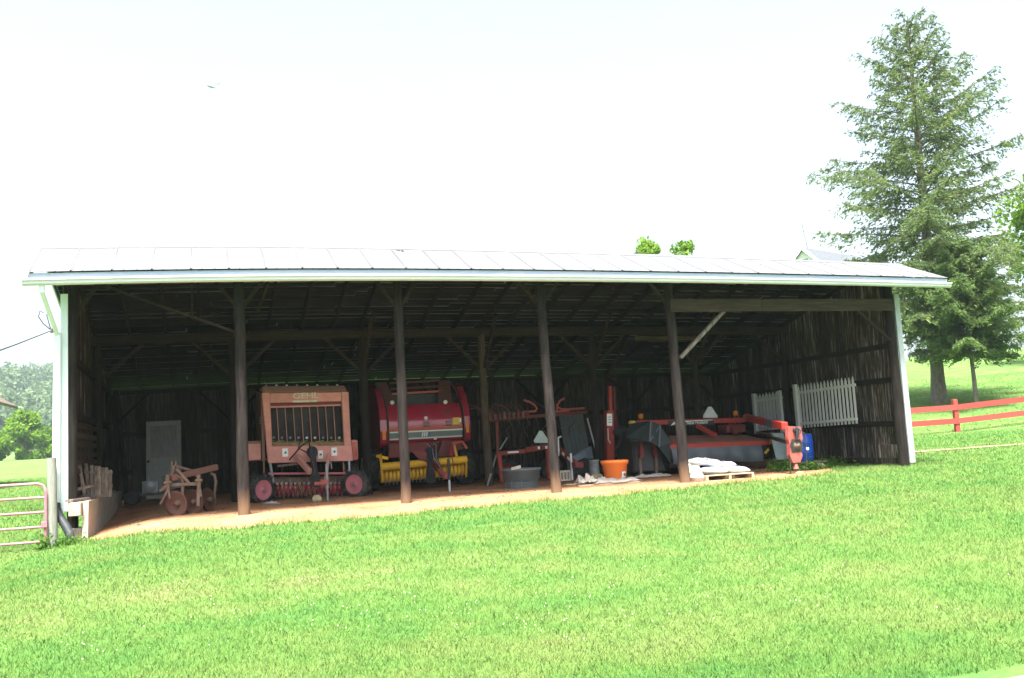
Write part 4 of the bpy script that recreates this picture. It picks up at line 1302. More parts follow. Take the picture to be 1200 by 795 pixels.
for i in range(9):
    x = 9.5 + i * 0.13
    c = MB().box(x - 0.04, x + 0.04, 5.15, 5.26, 1.68 + i * 0.006, 1.82 + i * 0.006 + (0.04 if i % 3 == 0 else 0))
    c.tube([(x, 5.2, 1.8), (x - 0.25, 5.5, 2.0 + 0.02 * i)], 0.008, 5)
    c.build('tine_clamp', M['rust'] if i % 2 else M['red_dark'], g)
s = MB().prism([(10.60, 1.02), (10.96, 1.0), (11.0, 1.06), (10.83, 1.32), (10.75, 1.33), (10.575, 1.08)], 4.9, 4.906, 'xz').build('slow_sign', M['teal_sign'], g)
MB().box(10.76, 10.8, 4.91, 4.935, 0.85, 1.2).build('bracket', M['black'], g)
for x in (10.72, 10.93):
    MB().box(x - 0.03, x + 0.03, 4.93, 4.942, 0.85, 0.92).build('decal', M['white'], g)
MB().tube([(9.6, 4.8, 0.9), (9.82, 4.8, 1.2)], 0.018, 6).build('rod', M['galv'], g)
MB().box(9.85, 10.15, 4.93, 4.944, 0.79, 0.83).build('decal', M['white'], g)
wheel(g, (10.1, 5.9, 0.3), 0.32, 0.16, (0, -1, 0), M['red_dark'])
wheel(g, (11.4, 5.9, 0.3), 0.32, 0.16, (0, -1, 0), M['red_dark'])
for i in range(10):                                      # bent spring tines hanging off the bars
    x = 9.75 + i * 0.26
    MB().tube([(x, 5.25, 1.7), (x + 0.1, 5.3, 1.52), (x - 0.05, 5.35, 1.38), (x + 0.04 + random.uniform(-.1, .1), 5.4, 1.18)], 0.009, 5).build('tine', M['rust'] if i % 2 else M['black'], g)
for i in range(5):
    x = 9.9 + i * 0.28
    MB().tube([(x, 5.0, 0.88), (x + 0.12, 4.95, 1.0), (x + 0.25, 5.0, 0.92)], 0.013, 5).build('hose', M['black'], g)
MB().tube([(9.7, 5.3, 1.75), (9.55, 5.4, 1.95), (9.2, 5.5, 2.02), (8.9, 5.6, 1.98)], 0.022, 6).build('tine_arm', M['red_dark'], g)
MB().tube([(10.1, 5.3, 1.78), (10.0, 5.4, 2.02), (9.7, 5.5, 2.1)], 0.02, 6).build('tine_arm', M['red_dark'], g)
for i in range(3):                                       # raised tine arms behind the bar
    x = 9.7 + i * 0.9
    MB().tube([(x, 5.6, 1.75), (x - 0.4, 5.9, 2.1), (x - 0.7, 6.0, 2.15)], 0.02, 6).build('tine_arm', M['black'], g)

# pole leaning by the middle post
tag(MB().tube([(8.95, 3.9, 0.05), (9.55, 5.0, 0.75)], 0.025, 6).build('rod', M['galv']), 'thin grey rod leaning against the red hay tool', 'rod')

# ------------------------------------------------------------------ tall red splitter mast
g = thing('log_splitter', 'tall upright red machine beam with a white plate and black hoses', 'log splitter', (12.55, 4.5, 0))
MB().bar((12.50, 4.5, 0.05), (12.60, 4.5, 1.76), 0.2, 0.24, (0, 1, 0)).build('beam', M['red_old'], g, bevel=0.012)
MB().bar((12.63, 4.5, 1.5), (12.67, 4.5, 2.42), 0.09, 0.12, (0, 1, 0)).build('cylinder', M['red_old'], g, bevel=0.012)
MB().bar((12.76, 4.46, 1.1), (12.78, 4.46, 2.38), 0.035, 0.05, (0, 1, 0)).build('rod', M['red_dark'], g)
pl = MB().bar((12.535, 4.37, 1.36), (12.555, 4.37, 1.68), 0.15, 0.012, (0, 1, 0)).build('plate', M['white'], g)
for k in range(3):
    MB().bar((12.50 + k * 0.003, 4.361, 1.45 + 0.07 * k), (12.59, 4.361, 1.452 + 0.07 * k), 0.005, 0.02).build('plate_mark', M['stripe_grey'], pl)
MB().box(12.62, 12.86, 4.25, 4.42, 1.12, 1.26).build('valve', M['black'], g, bevel=0.02)
for k in range(5):
    x = 12.62 + 0.09 * k
    MB().tube([(x, 4.3, 1.2), (x + 0.1, 4.2, 1.36 - 0.03 * k), (x + 0.22, 4.22, 1.15), (x + 0.1, 4.25, 0.85 + 0.05 * k), (12.6, 4.32, 0.7)], 0.018, 6).build('hose', M['black'], g)
MB().tube([(13.0, 4.2, 0.85), (13.05, 4.2, 1.25)], 0.035, 8).build('handle', M['red_old'], g)
MB().tube([(12.45, 4.3, 1.3), (12.42, 4.25, 1.0), (12.5, 4.3, 0.9)], 0.014, 6).build('hose', M['sign_white'], g)
MB().box(12.35, 12.75, 4.3, 4.8, 0.0, 0.07).build('foot_plate', M['red_dark'], g)
t = thing('steel_tank', 'dark square grey steel tank on legs right of the red beam', 'tank', (13.1, 4.9, 0))
MB().box(12.85, 13.2, 4.7, 5.1, 0.55, 0.95).build('body', M['panel_grey'], t, bevel=0.02)
for x in (12.88, 13.17):
    MB().bar((x, 4.72, 0), (x, 4.72, 0.549), 0.04, 0.04).build('leg', M['panel_grey'], t)
    MB().bar((x, 5.07, 0), (x, 5.07, 0.549), 0.04, 0.04).build('leg', M['panel_grey'], t)

# ------------------------------------------------------------------ mower conditioner
g = thing('mower_conditioner', 'wide red hay mower with a dark rubber curtain and a long tongue', 'hay mower', (15.0, 3.6, 0))
rd = M['red_old']
MB().hex8([(13.56, 3.0, 0.71), (16.46, 3.0, 0.67), (16.6, 4.28, 0.86), (14.2, 4.28, 0.96), (13.56, 3.0, 0.80), (16.46, 3.0, 0.75), (16.6, 4.28, 0.92), (14.2, 4.28, 1.02)]).build('deck', M['brownred'], g, bevel=0.015)
MB().bar((13.53, 2.985, 0.74), (16.48, 2.985, 0.69), 0.05, 0.11).build('deck_lip', rd, g, bevel=0.01)
cur = MB()
n = 28
vs = []
for j in range(5):
    for i in range(n + 1):
        t = i / n
        x = 13.56 + (16.2 - 13.56) * t
        z = (0.72 - 0.05 * t) - j / 4 * (0.42 + 0.03 * math.sin(t * 9))
        y = 2.97 - 0.06 * math.sin(j / 4 * 2.2) + 0.025 * math.sin(t * 31) * j / 4
        vs.append((x, y, z))
fs = [(j * (n + 1) + i, j * (n + 1) + i + 1, (j + 1) * (n + 1) + i + 1, (j + 1) * (n + 1) + i) for j in range(4) for i in range(n)]
cur.add(vs, fs, True)
m_ = len(vs)
cur.add([(a, b + 0.012, c) for a, b, c in vs], [tuple(reversed(q)) for q in fs], True)
cur.build('curtain', M['curtain'], g)
MB().hex8([(16.21, 3.0, 0.28), (16.6, 3.3, 0.3), (16.7, 4.2, 0.3), (16.25, 4.0, 0.3), (16.21, 2.99, 0.72), (16.62, 3.1, 0.78), (16.7, 4.2, 0.86), (16.25, 4.0, 0.8)]).build('end_shield', M['black'], g, bevel=0.02)
MB().box(16.45, 16.5, 2.95, 2.99, 0.66, 0.84).build('reflector', M['amber'], g)
MB().bar((16.3, 2.98, 0.42), (16.42, 2.98, 0.52), 0.03, 0.06).build('reflector', M['sticker_yellow'], g)
MB().bar((13.3, 4.3, 1.40), (16.6, 4.3, 1.33), 0.12, 0.13).build('main_beam', rd, g, bevel=0.012)
MB().bar((14.2, 4.232, 1.345), (15.6, 4.232, 1.315), 0.008, 0.14).build('name_band', M['black'], g)
text(g, 'New Holland', 0.13, (15.06, 4.212, 1.325), M['white'], 0.003, 0.12, 0.92, 0.0)
lf = MB().prism([(14.26, 1.28), (14.48, 1.33), (14.52, 1.385), (14.42, 1.40), (14.33, 1.35)], 4.209, 4.216, 'xz').build('logo_leaf', M['white'], g)
MB().prism([(14.55, 1.39), (15.5, 1.385), (15.6, 1.37), (14.55, 1.36)], 4.209, 4.216, 'xz').build('logo_stripe', M['white'], g)
MB().bar((13.4, 4.2, 1.36), (13.62, 3.02, 0.8), 0.06, 0.11).build('side_arm', rd, g, bevel=0.01)
MB().bar((15.05, 4.2, 1.24), (15.32, 3.7, 0.95), 0.11, 0.11).build('lift_arm', rd, g, bevel=0.01)
MB().bar((16.1, 4.25, 1.24), (16.05, 3.9, 0.95), 0.11, 0.11).build('lift_arm', M['red_dark'], g, bevel=0.01)
MB().box(15.9, 16.5, 4.1, 4.6, 1.0, 1.22).build('linkage', M['red_dark'], g, bevel=0.03)
MB().box(13.9, 16.5, 4.45, 5.6, 0.35, 0.95).build('conditioner', M['black'], g, bevel=0.04)
MB().box(13.62, 16.3, 3.2, 4.4, 0.2, 0.32).build('cutter_bar', M['black'], g)
MB().lathe([(0, -0.06), (0.1, -0.06), (0.1, 0.06), (0, 0.06)], (16.62, 4.2, 1.40), (0, -1, 0), 12).build('pivot', M['gear_pink'], g)
MB().bar((16.62, 4.12, 1.38), (15.55, 1.6, 1.22), 0.15, 0.17).build('tongue', rd, g, bevel=0.012)
MB().bar((15.55, 1.6, 1.22), (15.24, 0.85, 1.17), 0.155, 0.172).build('tongue_sleeve', M['curtain'], g)
MB().bar((15.24, 0.85, 1.17), (15.0, 0.12, 1.11), 0.15, 0.17).build('tongue', rd, g, bevel=0.012)
MB().bar((16.45, 3.0, 0.85), (15.1, 0.15, 0.72), 0.07, 0.08).build('drive_shaft', M['black'], g)
MB().bar((16.5, 3.6, 0.98), (16.2, 2.4, 0.9), 0.05, 0.05).build('hose', M['rust'], g)
sg = MB().prism([(15.34, 1.45), (15.78, 1.43), (15.79, 1.48), (15.62, 1.74), (15.52, 1.745), (15.34, 1.5)], 4.34, 4.346, 'xz').build('slow_sign', M['sign_white'], g)
for x, z in ((13.43, 1.50), (16.33, 1.46)):
    s = MB().tube([(x, 4.3, z - 0.1), (x, 4.3, z)], 0.015, 6)
    s = s.build('lamp_stem', M['black'], g)
    MB().lathe([(0, 0), (0.06, 0.01), (0.065, 0.1), (0.05, 0.13), (0, 0.14)], (x, 4.3, z), (0, 0, 1), 12).build('lamp', M['amber'], s)
MB().box(13.05, 13.2, 4.15, 4.3, 1.36, 1.46).build('warning_lamp', M['sticker_yellow'], g, bevel=0.02)
MB().lathe([(0, 0.03), (0.04, 0.02), (0.045, 0)], (13.2, 4.13, 1.32), (0, -1, 0), 10).build('warning_lamp', M['amber'], g)
# folded cover at the left end
cv = MB()
P_ = {'a': (12.75, 3.6, 1.38), 'b': (13.05, 3.0, 1.42), 'c': (13.36, 3.1, 1.30), 'd': (13.6, 2.98, 0.84), 'e': (13.55, 3.0, 0.3), 'f': (13.2, 2.96, 0.75), 'g': (12.95, 2.95, 0.9), 'h': (12.5, 3.05, 0.95), 'i': (12.55, 3.4, 1.05), 'j': (13.3, 3.9, 1.3), 'k': (13.5, 3.9, 0.4)}
K = list(P_)
Vv = [P_[k] for k in K]
ix = {k: i for i, k in enumerate(K)}
cv.add(Vv, [tuple(ix[c] for c in f_) for f_ in ('abi', 'big', 'ihg', 'bcfg', 'cdf', 'fde', 'abcj', 'cdj', 'djk', 'dek')])
cvo = cv.build('end_cover', M['tarp_dark'], g)
md = cvo.modifiers.new('thickness', 'SOLIDIFY')
md.thickness = 0.02
for p, q in ((P_['b'], P_['g']), (P_['c'], P_['g']), (P_['c'], P_['f'])):
    MB().bar(Vector(p) + Vector((0, -0.03, 0)), Vector(q) + Vector((0, -0.03, 0)), 0.035, 0.02, (0, 1, 0)).build('cover_rib', M['curtain'], g)
mb = MB()
mb.tube([(12.9, 3.3, 0.75), (12.88, 3.3, 0.9), (13.05, 3.3, 1.0), (13.22, 3.3, 0.9), (13.25, 3.3, 0.7)], 0.06, 8)
mb.bar((12.9, 3.3, 0.75), (12.86, 3.3, 0.5), 0.1, 0.12)
mb.bar((13.25, 3.3, 0.7), (13.28, 3.3, 0.5), 0.1, 0.12)
mb.build('support_arch', M['red_dark'], g)
for x in (12.85, 13.3):
    MB().bar((x, 3.35, 0.02), (x, 3.35, 0.5), 0.07, 0.07).build('support_leg', M['rust'], g)
MB().hex8([(12.75, 3.5, 0.12), (13.6, 3.3, 0.12), (13.6, 4.6, 0.12), (12.75, 4.6, 0.12), (12.8, 3.6, 0.95), (13.4, 3.4, 1.0), (13.5, 4.6, 1.1), (12.8, 4.6, 1.1)]).build('dark_fill', M['black'], g, bevel=0.05)  # added black block, keeps the space under the cover dark
wheel(g, (13.8, 5.2, 0.4), 0.42, 0.25, (0, -1, 0), M['red_dark'], 16)
wheel(g, (16.6, 5.2, 0.4), 0.42, 0.25, (0, -1, 0), M['red_dark'], 16)
# upright hitch gearbox at the front of the tongue
gp = M['gear_pink']
hb = MB().prism([(14.99, 1.10), (15.34, 1.07), (15.35, 0.80), (15.30, 0.70), (15.30, 0.46), (15.31, 0.42), (15.23, 0.27), (15.04, 0.27), (14.97, 0.44), (14.98, 0.5), (14.99, 0.70), (14.97, 0.80)], -0.02, 0.1, 'xz').build('hitch_gearbox', gp, g, bevel=0.012)
MB().prism([(15.05, 0.80), (15.27, 0.79), (15.345, 0.66), (15.30, 0.50), (15.03, 0.50), (14.985, 0.66)], -0.03, -0.022, 'xz').build('recess', M['black'], hb)
MB().lathe([(0.0, 0.08), (0.03, 0.08), (0.04, 0.03), (0.075, 0.03), (0.085, 0.0)], (15.17, -0.03, 0.65), (0, -1, 0), 16).build('shaft_yoke', M['rust'], hb)
MB().lathe([(0.05, 0.0), (0.075, 0.0), (0.075, 0.05), (0.05, 0.05)], (15.17, -0.02, 1.0), (0, -1, 0), 14).build('ring', M['black'], hb)
MB().tube([(15.17, -0.08, 1.03), (15.16, -0.1, 0.92), (15.14, -0.08, 0.78)], 0.035, 8).build('pin', M['black'], hb)
MB().tube([(15.22, -0.05, 1.06), (15.25, -0.12, 0.98), (15.21, -0.1, 0.9)], 0.018, 6).build('hose', M['black'], hb)
MB().tube([(15.14, 0.03, 0.27), (15.14, 0.03, 0.05)], 0.035, 8).build('jack', M['rust'], hb)
MB().lathe([(0.07, 0.0), (0.05, 0.05), (0.03, 0.12)], (15.14, 0.03, 0.13), (0, 0, 1), 10).build('jack_collar', gp, hb)
MB().bar((14.97, 0.0, 0.46), (14.96, 0.0, 0.0), 0.025, 0.03).build('chain', M['black'], hb)
MB().tube([(15.3, 0.05, 1.0), (15.42, 0.0, 0.92), (15.45, 0.02, 0.6), (15.42, 0.02, 0.3), (15.40, 0.05, 0.06)], 0.016, 6).build('hose', M['black'], hb)
MB().lathe([(0, 0.03), (0.035, 0.02), (0.035, 0)], (15.45, -0.02, 0.56), (0, -1, 0), 10).build('plug', M['white'], hb)
MB().box(15.1, 15.27, -0.06, 0.12, -0.04, 0.06).build('stone_pad', M['stone'], hb, bevel=0.02)

# ------------------------------------------------------------------ small things on the floor
# stock tank
g = thing('stock_tank', 'round blue-grey plastic stock tank on the dirt by a post', 'tank', (9.36, 2.5, 0))
tk = MB()
pr = [(0.36, 0.0), (0.375, 0.16), (0.385, 0.19), (0.43, 0.21), (0.45, 0.40), (0.475, 0.41), (0.48, 0.45), (0.45, 0.46), (0.43, 0.44), (0.40, 0.22), (0.34, 0.06), (0, 0.05)]
tk.lathe(pr, (9.36, 2.5, 0.0), (0, 0, 1), 28)
tk.build('tub', M['tank'], g)
MB().lathe([(0.386, 0), (0.392, 0.01), (0.386, 0.02)], (9.36, 2.5, 0.13), (0, 0, 1), 28).build('rib', M['tank'], g)
for k in range(10):
    an = k * math.pi / 5
    MB().bar((9.36 + 0.385 * math.cos(an), 2.5 + 0.385 * math.sin(an), 0.0), (9.36 + 0.39 * math.cos(an), 2.5 + 0.39 * math.sin(an), 0.19), 0.02, 0.02).build('rib', M['tank'], g)
t = thing('paper_scrap', 'scrap of pale paper lying on the rim of the stock tank', 'scrap', (9.15, 2.2, 0.46))
MB().hex8([(9.0, 2.1, 0.44), (9.22, 2.06, 0.475), (9.26, 2.2, 0.48), (9.05, 2.25, 0.45), (9.0, 2.1, 0.45), (9.22, 2.06, 0.485), (9.26, 2.2, 0.545), (9.05, 2.25, 0.5)]).build('paper', M['cream'], t)

# orange tub
g = thing('tub', 'bright orange round plastic tub standing on the white plastic sheet', 'tub', (11.42, 1.75, 0.1))
MB().lathe([(0.235, 0.0), (0.25, 0.01), (0.285, 0.34), (0.31, 0.345), (0.315, 0.385), (0.325, 0.39), (0.325, 0.44), (0.305, 0.445), (0.295, 0.43), (0.235, 0.04), (0, 0.03)], (11.42, 1.75, 0.085), (0, 0, 1), 32).build('body', M['orange'], g)
an = R(-66)
lx, ly = 11.42 + 0.265 * math.cos(an), 1.75 + 0.265 * math.sin(an)
lab = MB()
cols = []
for k in range(5):
    a2 = an + (k - 2) * 0.11
    cols.append((math.cos(a2), math.sin(a2)))
vs = []
for z in (0.13, 0.27):
    r_ = 0.25 + (z - 0.095) / 0.33 * 0.035 + 0.005
    for c_, s_ in cols:
        vs.append((11.42 + c_ * r_, 1.75 + s_ * r_, z))
        vs.append((11.42 + c_ * (r_ + 0.003), 1.75 + s_ * (r_ + 0.003), z))
fs = []
for k in range(4):
    a_, b_ = 2 * k, 2 * (k + 1)
    fs += [(a_ + 1, b_ + 1, b_ + 11, a_ + 11), (a_, a_ + 10, b_ + 10, b_)]
lab.add(vs, fs)
lo = lab.build('label_sticker', M['white'], g)
MB().bar((11.42 + 0.285 * math.cos(an), 1.75 + 0.285 * math.sin(an), 0.17), (11.42 + 0.285 * math.cos(an), 1.75 + 0.285 * math.sin(an), 0.23), 0.05, 0.012, (math.cos(an), math.sin(an), 0)).build('sticker_mark', M['decal_green'], lo)


# crumpled sheet
def crumple(name, cx_, cy_, sx, sy, z0, amp, m, parent, seed, thick=0.03, n=26):
    X, Y = np.meshgrid(np.linspace(-1, 1, n), np.linspace(-1, 1, n))
    wob = 1 + 0.12 * vnoise(X * 3, Y * 3, seed)
    px2 = cx_ + X * sx * wob
    py2 = cy_ + Y * sy * (1 + 0.12 * vnoise(Y * 3, X * 3, seed + 1))
    edge = np.clip(1 - np.maximum(abs(X), abs(Y)) ** 4, 0, 1)
    pz2 = z0 + thick * edge + amp * np.abs(vnoise(X * 4.5, Y * 4.5, seed + 2)) * (0.3 + 0.7 * edge)
    v = np.stack([px2.ravel(), py2.ravel(), pz2.ravel()], 1) - np.array(BASE[parent.name])
    i = np.arange(n * n).reshape(n, n)
    f_ = np.stack([i[:-1, :-1], i[:-1, 1:], i[1:, 1:], i[1:, :-1]], -1).reshape(-1, 4)
    o = link(name, np_mesh(name, v, f_, m, True), parent)
    md_ = o.modifiers.new('thickness', 'SOLIDIFY')
    md_.thickness = 0.006
    return o


g = thing('plastic_sheet', 'crumpled white plastic sheet spread over boards under the orange tub', 'plastic sheet', (10.95, 1.5, 0.0))
crumple('sheet', 11.2, 1.55, 0.58, 0.42, 0.05, 0.1, M['plastic_sheet'], g, 21)
crumple('sheet', 10.5, 1.35, 0.2, 0.2, 0.08, 0.16, M['plastic_sheet'], g, 25, 0.05)
for y in (1.2, 1.6, 1.95):
    MB().box(10.25, 11.75, y - 0.06, y + 0.06, 0.02, 0.05).build('board', M['pallet'], g)
crumple('sheet', 13.0, 3.0, 0.5, 0.08, 0.02, 0.05, M['plastic_sheet'], g, 31, 0.03)

# pallet and bags
g = thing('pallet', 'low wooden pallet under a heap of white bags', 'pallet', (13.2, 0.2, 0))
for i in range(7):
    y = -0.25 + i * 0.15
    MB().box(12.66, 13.84, y, y + 0.1, 0.115, 0.135).build('deck_slat', M['pallet'], g)
for x in (12.66, 13.23, 13.8):
    MB().box(x, x + 0.045, -0.25, 0.75, 0.02, 0.113).build('stringer', M['pallet'], g)
for y in (-0.25, 0.2, 0.65):
    MB().box(12.66, 13.84, y + 0.002, y + 0.1, 0.002, 0.018).build('base_slat', M['pallet'], g)


def pillow(name, c, sx, sy, h, m, parent, seed, rz=0.0, tilt=0.0):
    n = 14
    vs, fs = [], []
    for sgn in (1, -1):
        for j in range(n):
            for i in range(n):
                u, w = i / (n - 1) * 2 - 1, j / (n - 1) * 2 - 1
                e = max(0, (1 - abs(u) ** 3.2) * (1 - abs(w) ** 3.2)) ** 0.55
                zz = sgn * h / 2 * e * (1 + 0.22 * float(vnoise(u * 3, w * 3, seed))) + (0 if sgn < 0 else 0.02 * e * float(vnoise(u * 9, w * 9, seed + 1)))
                ru, rw = u * sx / 2 * (1 - 0.06 * w * w), w * sy / 2 * (1 - 0.06 * u * u)
                x_ = c[0] + ru * math.cos(rz) - rw * math.sin(rz)
                y_ = c[1] + ru * math.sin(rz) + rw * math.cos(rz)
                vs.append((x_, y_, c[2] + zz + tilt * u))
        for j in range(n - 1):
            for i in range(n - 1):
                q = [b_ + (0 if sgn > 0 else n * n) for b_ in (j * n + i, j * n + i + 1, (j + 1) * n + i + 1, (j + 1) * n + i)]
                fs.append(tuple(q if sgn > 0 else reversed(q)))
    return MB().add(vs, fs, True).build(name, m, parent)


bags = [((13.55, 0.1, 0.2), 0.62, 0.55, 0.15, 0.05, 'plain white feed bag at the right of the pallet heap, lowest layer'),
        ((13.0, 0.12, 0.21), 0.66, 0.55, 0.15, -0.04, 'white feed bag at the left of the pallet heap, lowest layer'),
        ((13.3, 0.3, 0.33), 0.72, 0.5, 0.13, 0.12, 'white feed bag lying in the middle of the pallet heap'),
        ((12.93, 0.35, 0.41), 0.75, 0.5, 0.14, -0.1, 'topmost white bag with dark and coloured print on the pallet heap')]
for i, (c, sx, sy, h, rz, lb) in enumerate(bags):
    t = thing('feed_bag', lb, 'bag', c, 'white bags on the pallet')
    bo = pillow('bag', c, sx, sy, h, M['bag'], t, 40 + i, rz, -0.02)
    if i >= 2:
        for (dx_, dz_, w_) in ((-0.2, 0.045, 0.1), (0.02, 0.06, 0.13), (0.16, 0.03, 0.1), (-0.08, 0.03, 0.06)):
            pillow('print_mark', (c[0] + dx_, c[1] - 0.19 + random.uniform(0, .03), c[2] + dz_ - 0.012), w_, 0.07, 0.035, M['bag_mark'] if dx_ < 0.1 else M['sticker_yellow'], t, 50)
    else:
        MB().bar((c[0] - 0.2, c[1] - sy / 2 + 0.035, c[2] - 0.01), (c[0] + 0.1, c[1] - sy / 2 + 0.035, c[2] - 0.012), 0.03, 0.015).build('print_mark', M['stripe_grey'], t)
t = thing('grey_sack', 'sagging tan sack slumped between the post and the pallet', 'sack', (12.5, 0.35, 0))
pillow('sack', (12.62, 0.35, 0.2), 0.36, 0.4, 0.42, M['cream'], t, 61)
t = thing('grey_sack', 'small pale bag on the dirt at the foot of the pallet post', 'sack', (12.45, -0.1, 0))
pillow('sack', (12.5, -0.12, 0.1), 0.2, 0.3, 0.26, M['plastic_sheet'], t, 64, 0.3)

# crate, can, blue sheet, grey panel, sticks
t = thing('crate', 'small cream slotted block on the floor beside the red rake', 'crate', (11.0, 3.9, 0.05))
mb = MB().box(10.75, 11.12, 3.8, 4.05, 0.03, 0.07).box(10.75, 11.12, 3.8, 4.05, 0.24, 0.29)
for k in range(5):
    mb.box(10.75 + k * 0.083, 10.79 + k * 0.083, 3.803, 4.047, 0.071, 0.239)
mb.build('frame', M['cream'], t)
t = thing('milk_can', 'grey metal can on a flat stone behind the white sheet', 'can', (12.1, 4.2, 0))
MB().lathe([(0.13, 0.0), (0.135, 0.02), (0.125, 0.3), (0.14, 0.33), (0.14, 0.36), (0.12, 0.36), (0.11, 0.1), (0, 0.1)], (11.95, 4.2, 0.14), (0, 0, 1), 18).build('body', M['galv'], t)
MB().box(11.78, 12.12, 4.05, 4.4, 0.0, 0.135).build('stone', M['stone'], t, bevel=0.04)
t = thing('tin_sheet', 'tall dull grey metal sheet leaning behind the rake', 'metal sheet', (12.2, 6.2, 0))
MB().hex8([(11.95, 6.0, 0.1), (12.68, 6.0, 0.1), (12.68, 6.02, 0.1), (11.95, 6.02, 0.1), (11.95, 6.5, 1.78), (12.68, 6.5, 1.78), (12.68, 6.52, 1.78), (11.95, 6.52, 1.78)]).build('sheet', M['panel_grey'], t)
for k in range(5):
    x = 12.03 + k * 0.14
    MB().bar((x, 5.985, 0.12), (x, 6.485, 1.76), 0.03, 0.015, (0, 1, 0)).build('corrugation', M['panel_grey'], t)
t = thing('blue_tarp', 'folded pale blue-grey sheet draped behind the can', 'tarp', (12.2, 5.2, 0.4))
MB().add([(11.75, 5.2, 0.42), (12.05, 5.1, 0.55), (12.35, 5.15, 0.5), (12.35, 5.25, 0.85), (12.02, 5.2, 0.66), (11.8, 5.3, 0.58), (12.1, 5.4, 0.75)],
         [(0, 1, 4, 5), (1, 2, 3, 4), (4, 3, 6), (5, 4, 6)]).build('sheet', M['blue_grey_sheet'], t).modifiers.new('thickness', 'SOLIDIFY').thickness = 0.02
tag(MB().tube([(12.42, 4.8, 0.1), (12.18, 5.0, 1.6)], 0.02, 6).build('stick', M['sign_white']), 'pale stick leaning left of the tall red beam', 'stick')
# rags and stone by the faded baler
t = thing('rag', 'pale rag lying with a stick on the dirt before the faded baler', 'rag', (3.7, 2.9, 0))
crumple('cloth', 3.72, 3.0, 0.16, 0.1, 0.02, 0.05, M['plastic_sheet'], t, 71, 0.02, 12)
MB().tube([(3.52, 2.95, 0.03), (3.9, 2.55, 0.03)], 0.022, 6).build('stick', M['slat'], t)
t = thing('stone', 'yellowish stone on the dirt under the faded baler', 'stone', (4.68, 2.9, 0))
pillow('body', (4.7, 2.85, 0.06), 0.22, 0.16, 0.15, M['stone'], t, 77)
# blue barrel on plank and block
t = thing('barrel', 'blue plastic barrel standing by the right wall', 'barrel', (16.95, 2.2, 0.2))
MB().lathe([(0.0, 0), (0.2, 0.0), (0.225, 0.03), (0.23, 0.2), (0.24, 0.22), (0.23, 0.24), (0.235, 0.44), (0.245, 0.46), (0.235, 0.48), (0.225, 0.66), (0.19, 0.69), (0.0, 0.68)], (16.95, 2.2, 0.19), (0, 0, 1), 26).build('body', M['blue'], t)
t = thing('plank', 'grey plank lying on the cinder block under the blue barrel', 'plank', (16.9, 2.0, 0.15))
MB().box(16.55, 17.4, 1.85, 2.5, 0.14, 0.185).build('board', M['slat'], t)
t = thing('cinder_block', 'hollow grey cinder block in the grass below the blue barrel', 'block', (16.75, 1.6, 0.0))
mb = MB().box(16.6, 16.98, 1.5, 1.7, -0.06, 0.0).box(16.6, 16.98, 1.5, 1.7, 0.09, 0.135)
for k in range(3):
    mb.box(16.6 + k * 0.165, 16.65 + k * 0.165, 1.503, 1.697, 0.001, 0.089)
mb.build('body', M['concrete'], t)
t = thing('metal_panel', 'pale green-grey panel standing behind the mower tongue', 'panel', (16.3, 2.6, 0.2))
MB().hex8([(16.38, 2.6, 0.25), (16.8, 2.6, 0.22), (16.8, 2.63, 0.22), (16.38, 2.63, 0.25), (16.38, 2.8, 0.95), (16.8, 2.8, 0.92), (16.8, 2.83, 0.92), (16.38, 2.83, 0.95)]).build('sheet', M['panel_teal'], t)


# white picket fence panels hung on the right wall
def picket_panel(label, y0, y1, z0, z1, skew, n, posts, gap):
    """hangs on the right wall, from y0 (far) to y1 (near)"""
    t_ = thing('picket_fence', label, 'picket fence', (18.1, (y0 + y1) / 2, z0), 'white picket panels on the right wall')

    def X(z):
        return 18.10 - 0.02 + (z - z0) * 0.05
    wy = (y1 - y0) / n
    for i in range(n):
        ya = y0 + wy * (i + gap / 2)
        yb = y0 + wy * (i + 1 - gap / 2)
        off = skew * (i / n)
        a_, b_ = z0 + off, z1 + off + random.uniform(-0.015, 0.015)
        ym = (ya + yb) / 2
        x_ = X(a_)
        mbp = MB()
        pol = [(ya, a_), (yb, a_), (yb, b_ - 0.1), (ym, b_), (ya, b_ - 0.1)]
        mbp.prism(pol, x_ - 0.007, x_ + 0.007, 'yz')
        mbp.build('picket', M['white_old'], t_, pivot=(x_, ym, a_))
    for fz in (0.14, 0.5, 0.86) if gap < 0.5 else (0.14, 0.86):
        z_ = z0 + (z1 - z0) * fz - 0.05
        MB().bar((X(z_) - 0.035, y0, z_), (X(z_) - 0.035, y1, z_ + skew), 0.04, 0.07).build('rail', M['white_old'], t_)
    for yy_ in posts:
        MB().box(X(z0) - 0.09, X(z0) - 0.015, yy_ - 0.06, yy_ + 0.06, z0 - 0.08, z1 + 0.02).build('post', M['white_old'], t_)


picket_panel('wide white picket fence panel hung on the right wall', 3.85, 1.42, 1.02, 2.22, 0.05, 17, (3.86,), 0.5)
picket_panel('narrow white picket gate on the right wall, deeper in the shed', 5.95, 4.6, 1.0, 2.1, 0.03, 8, (5.95, 4.62), 0.25)

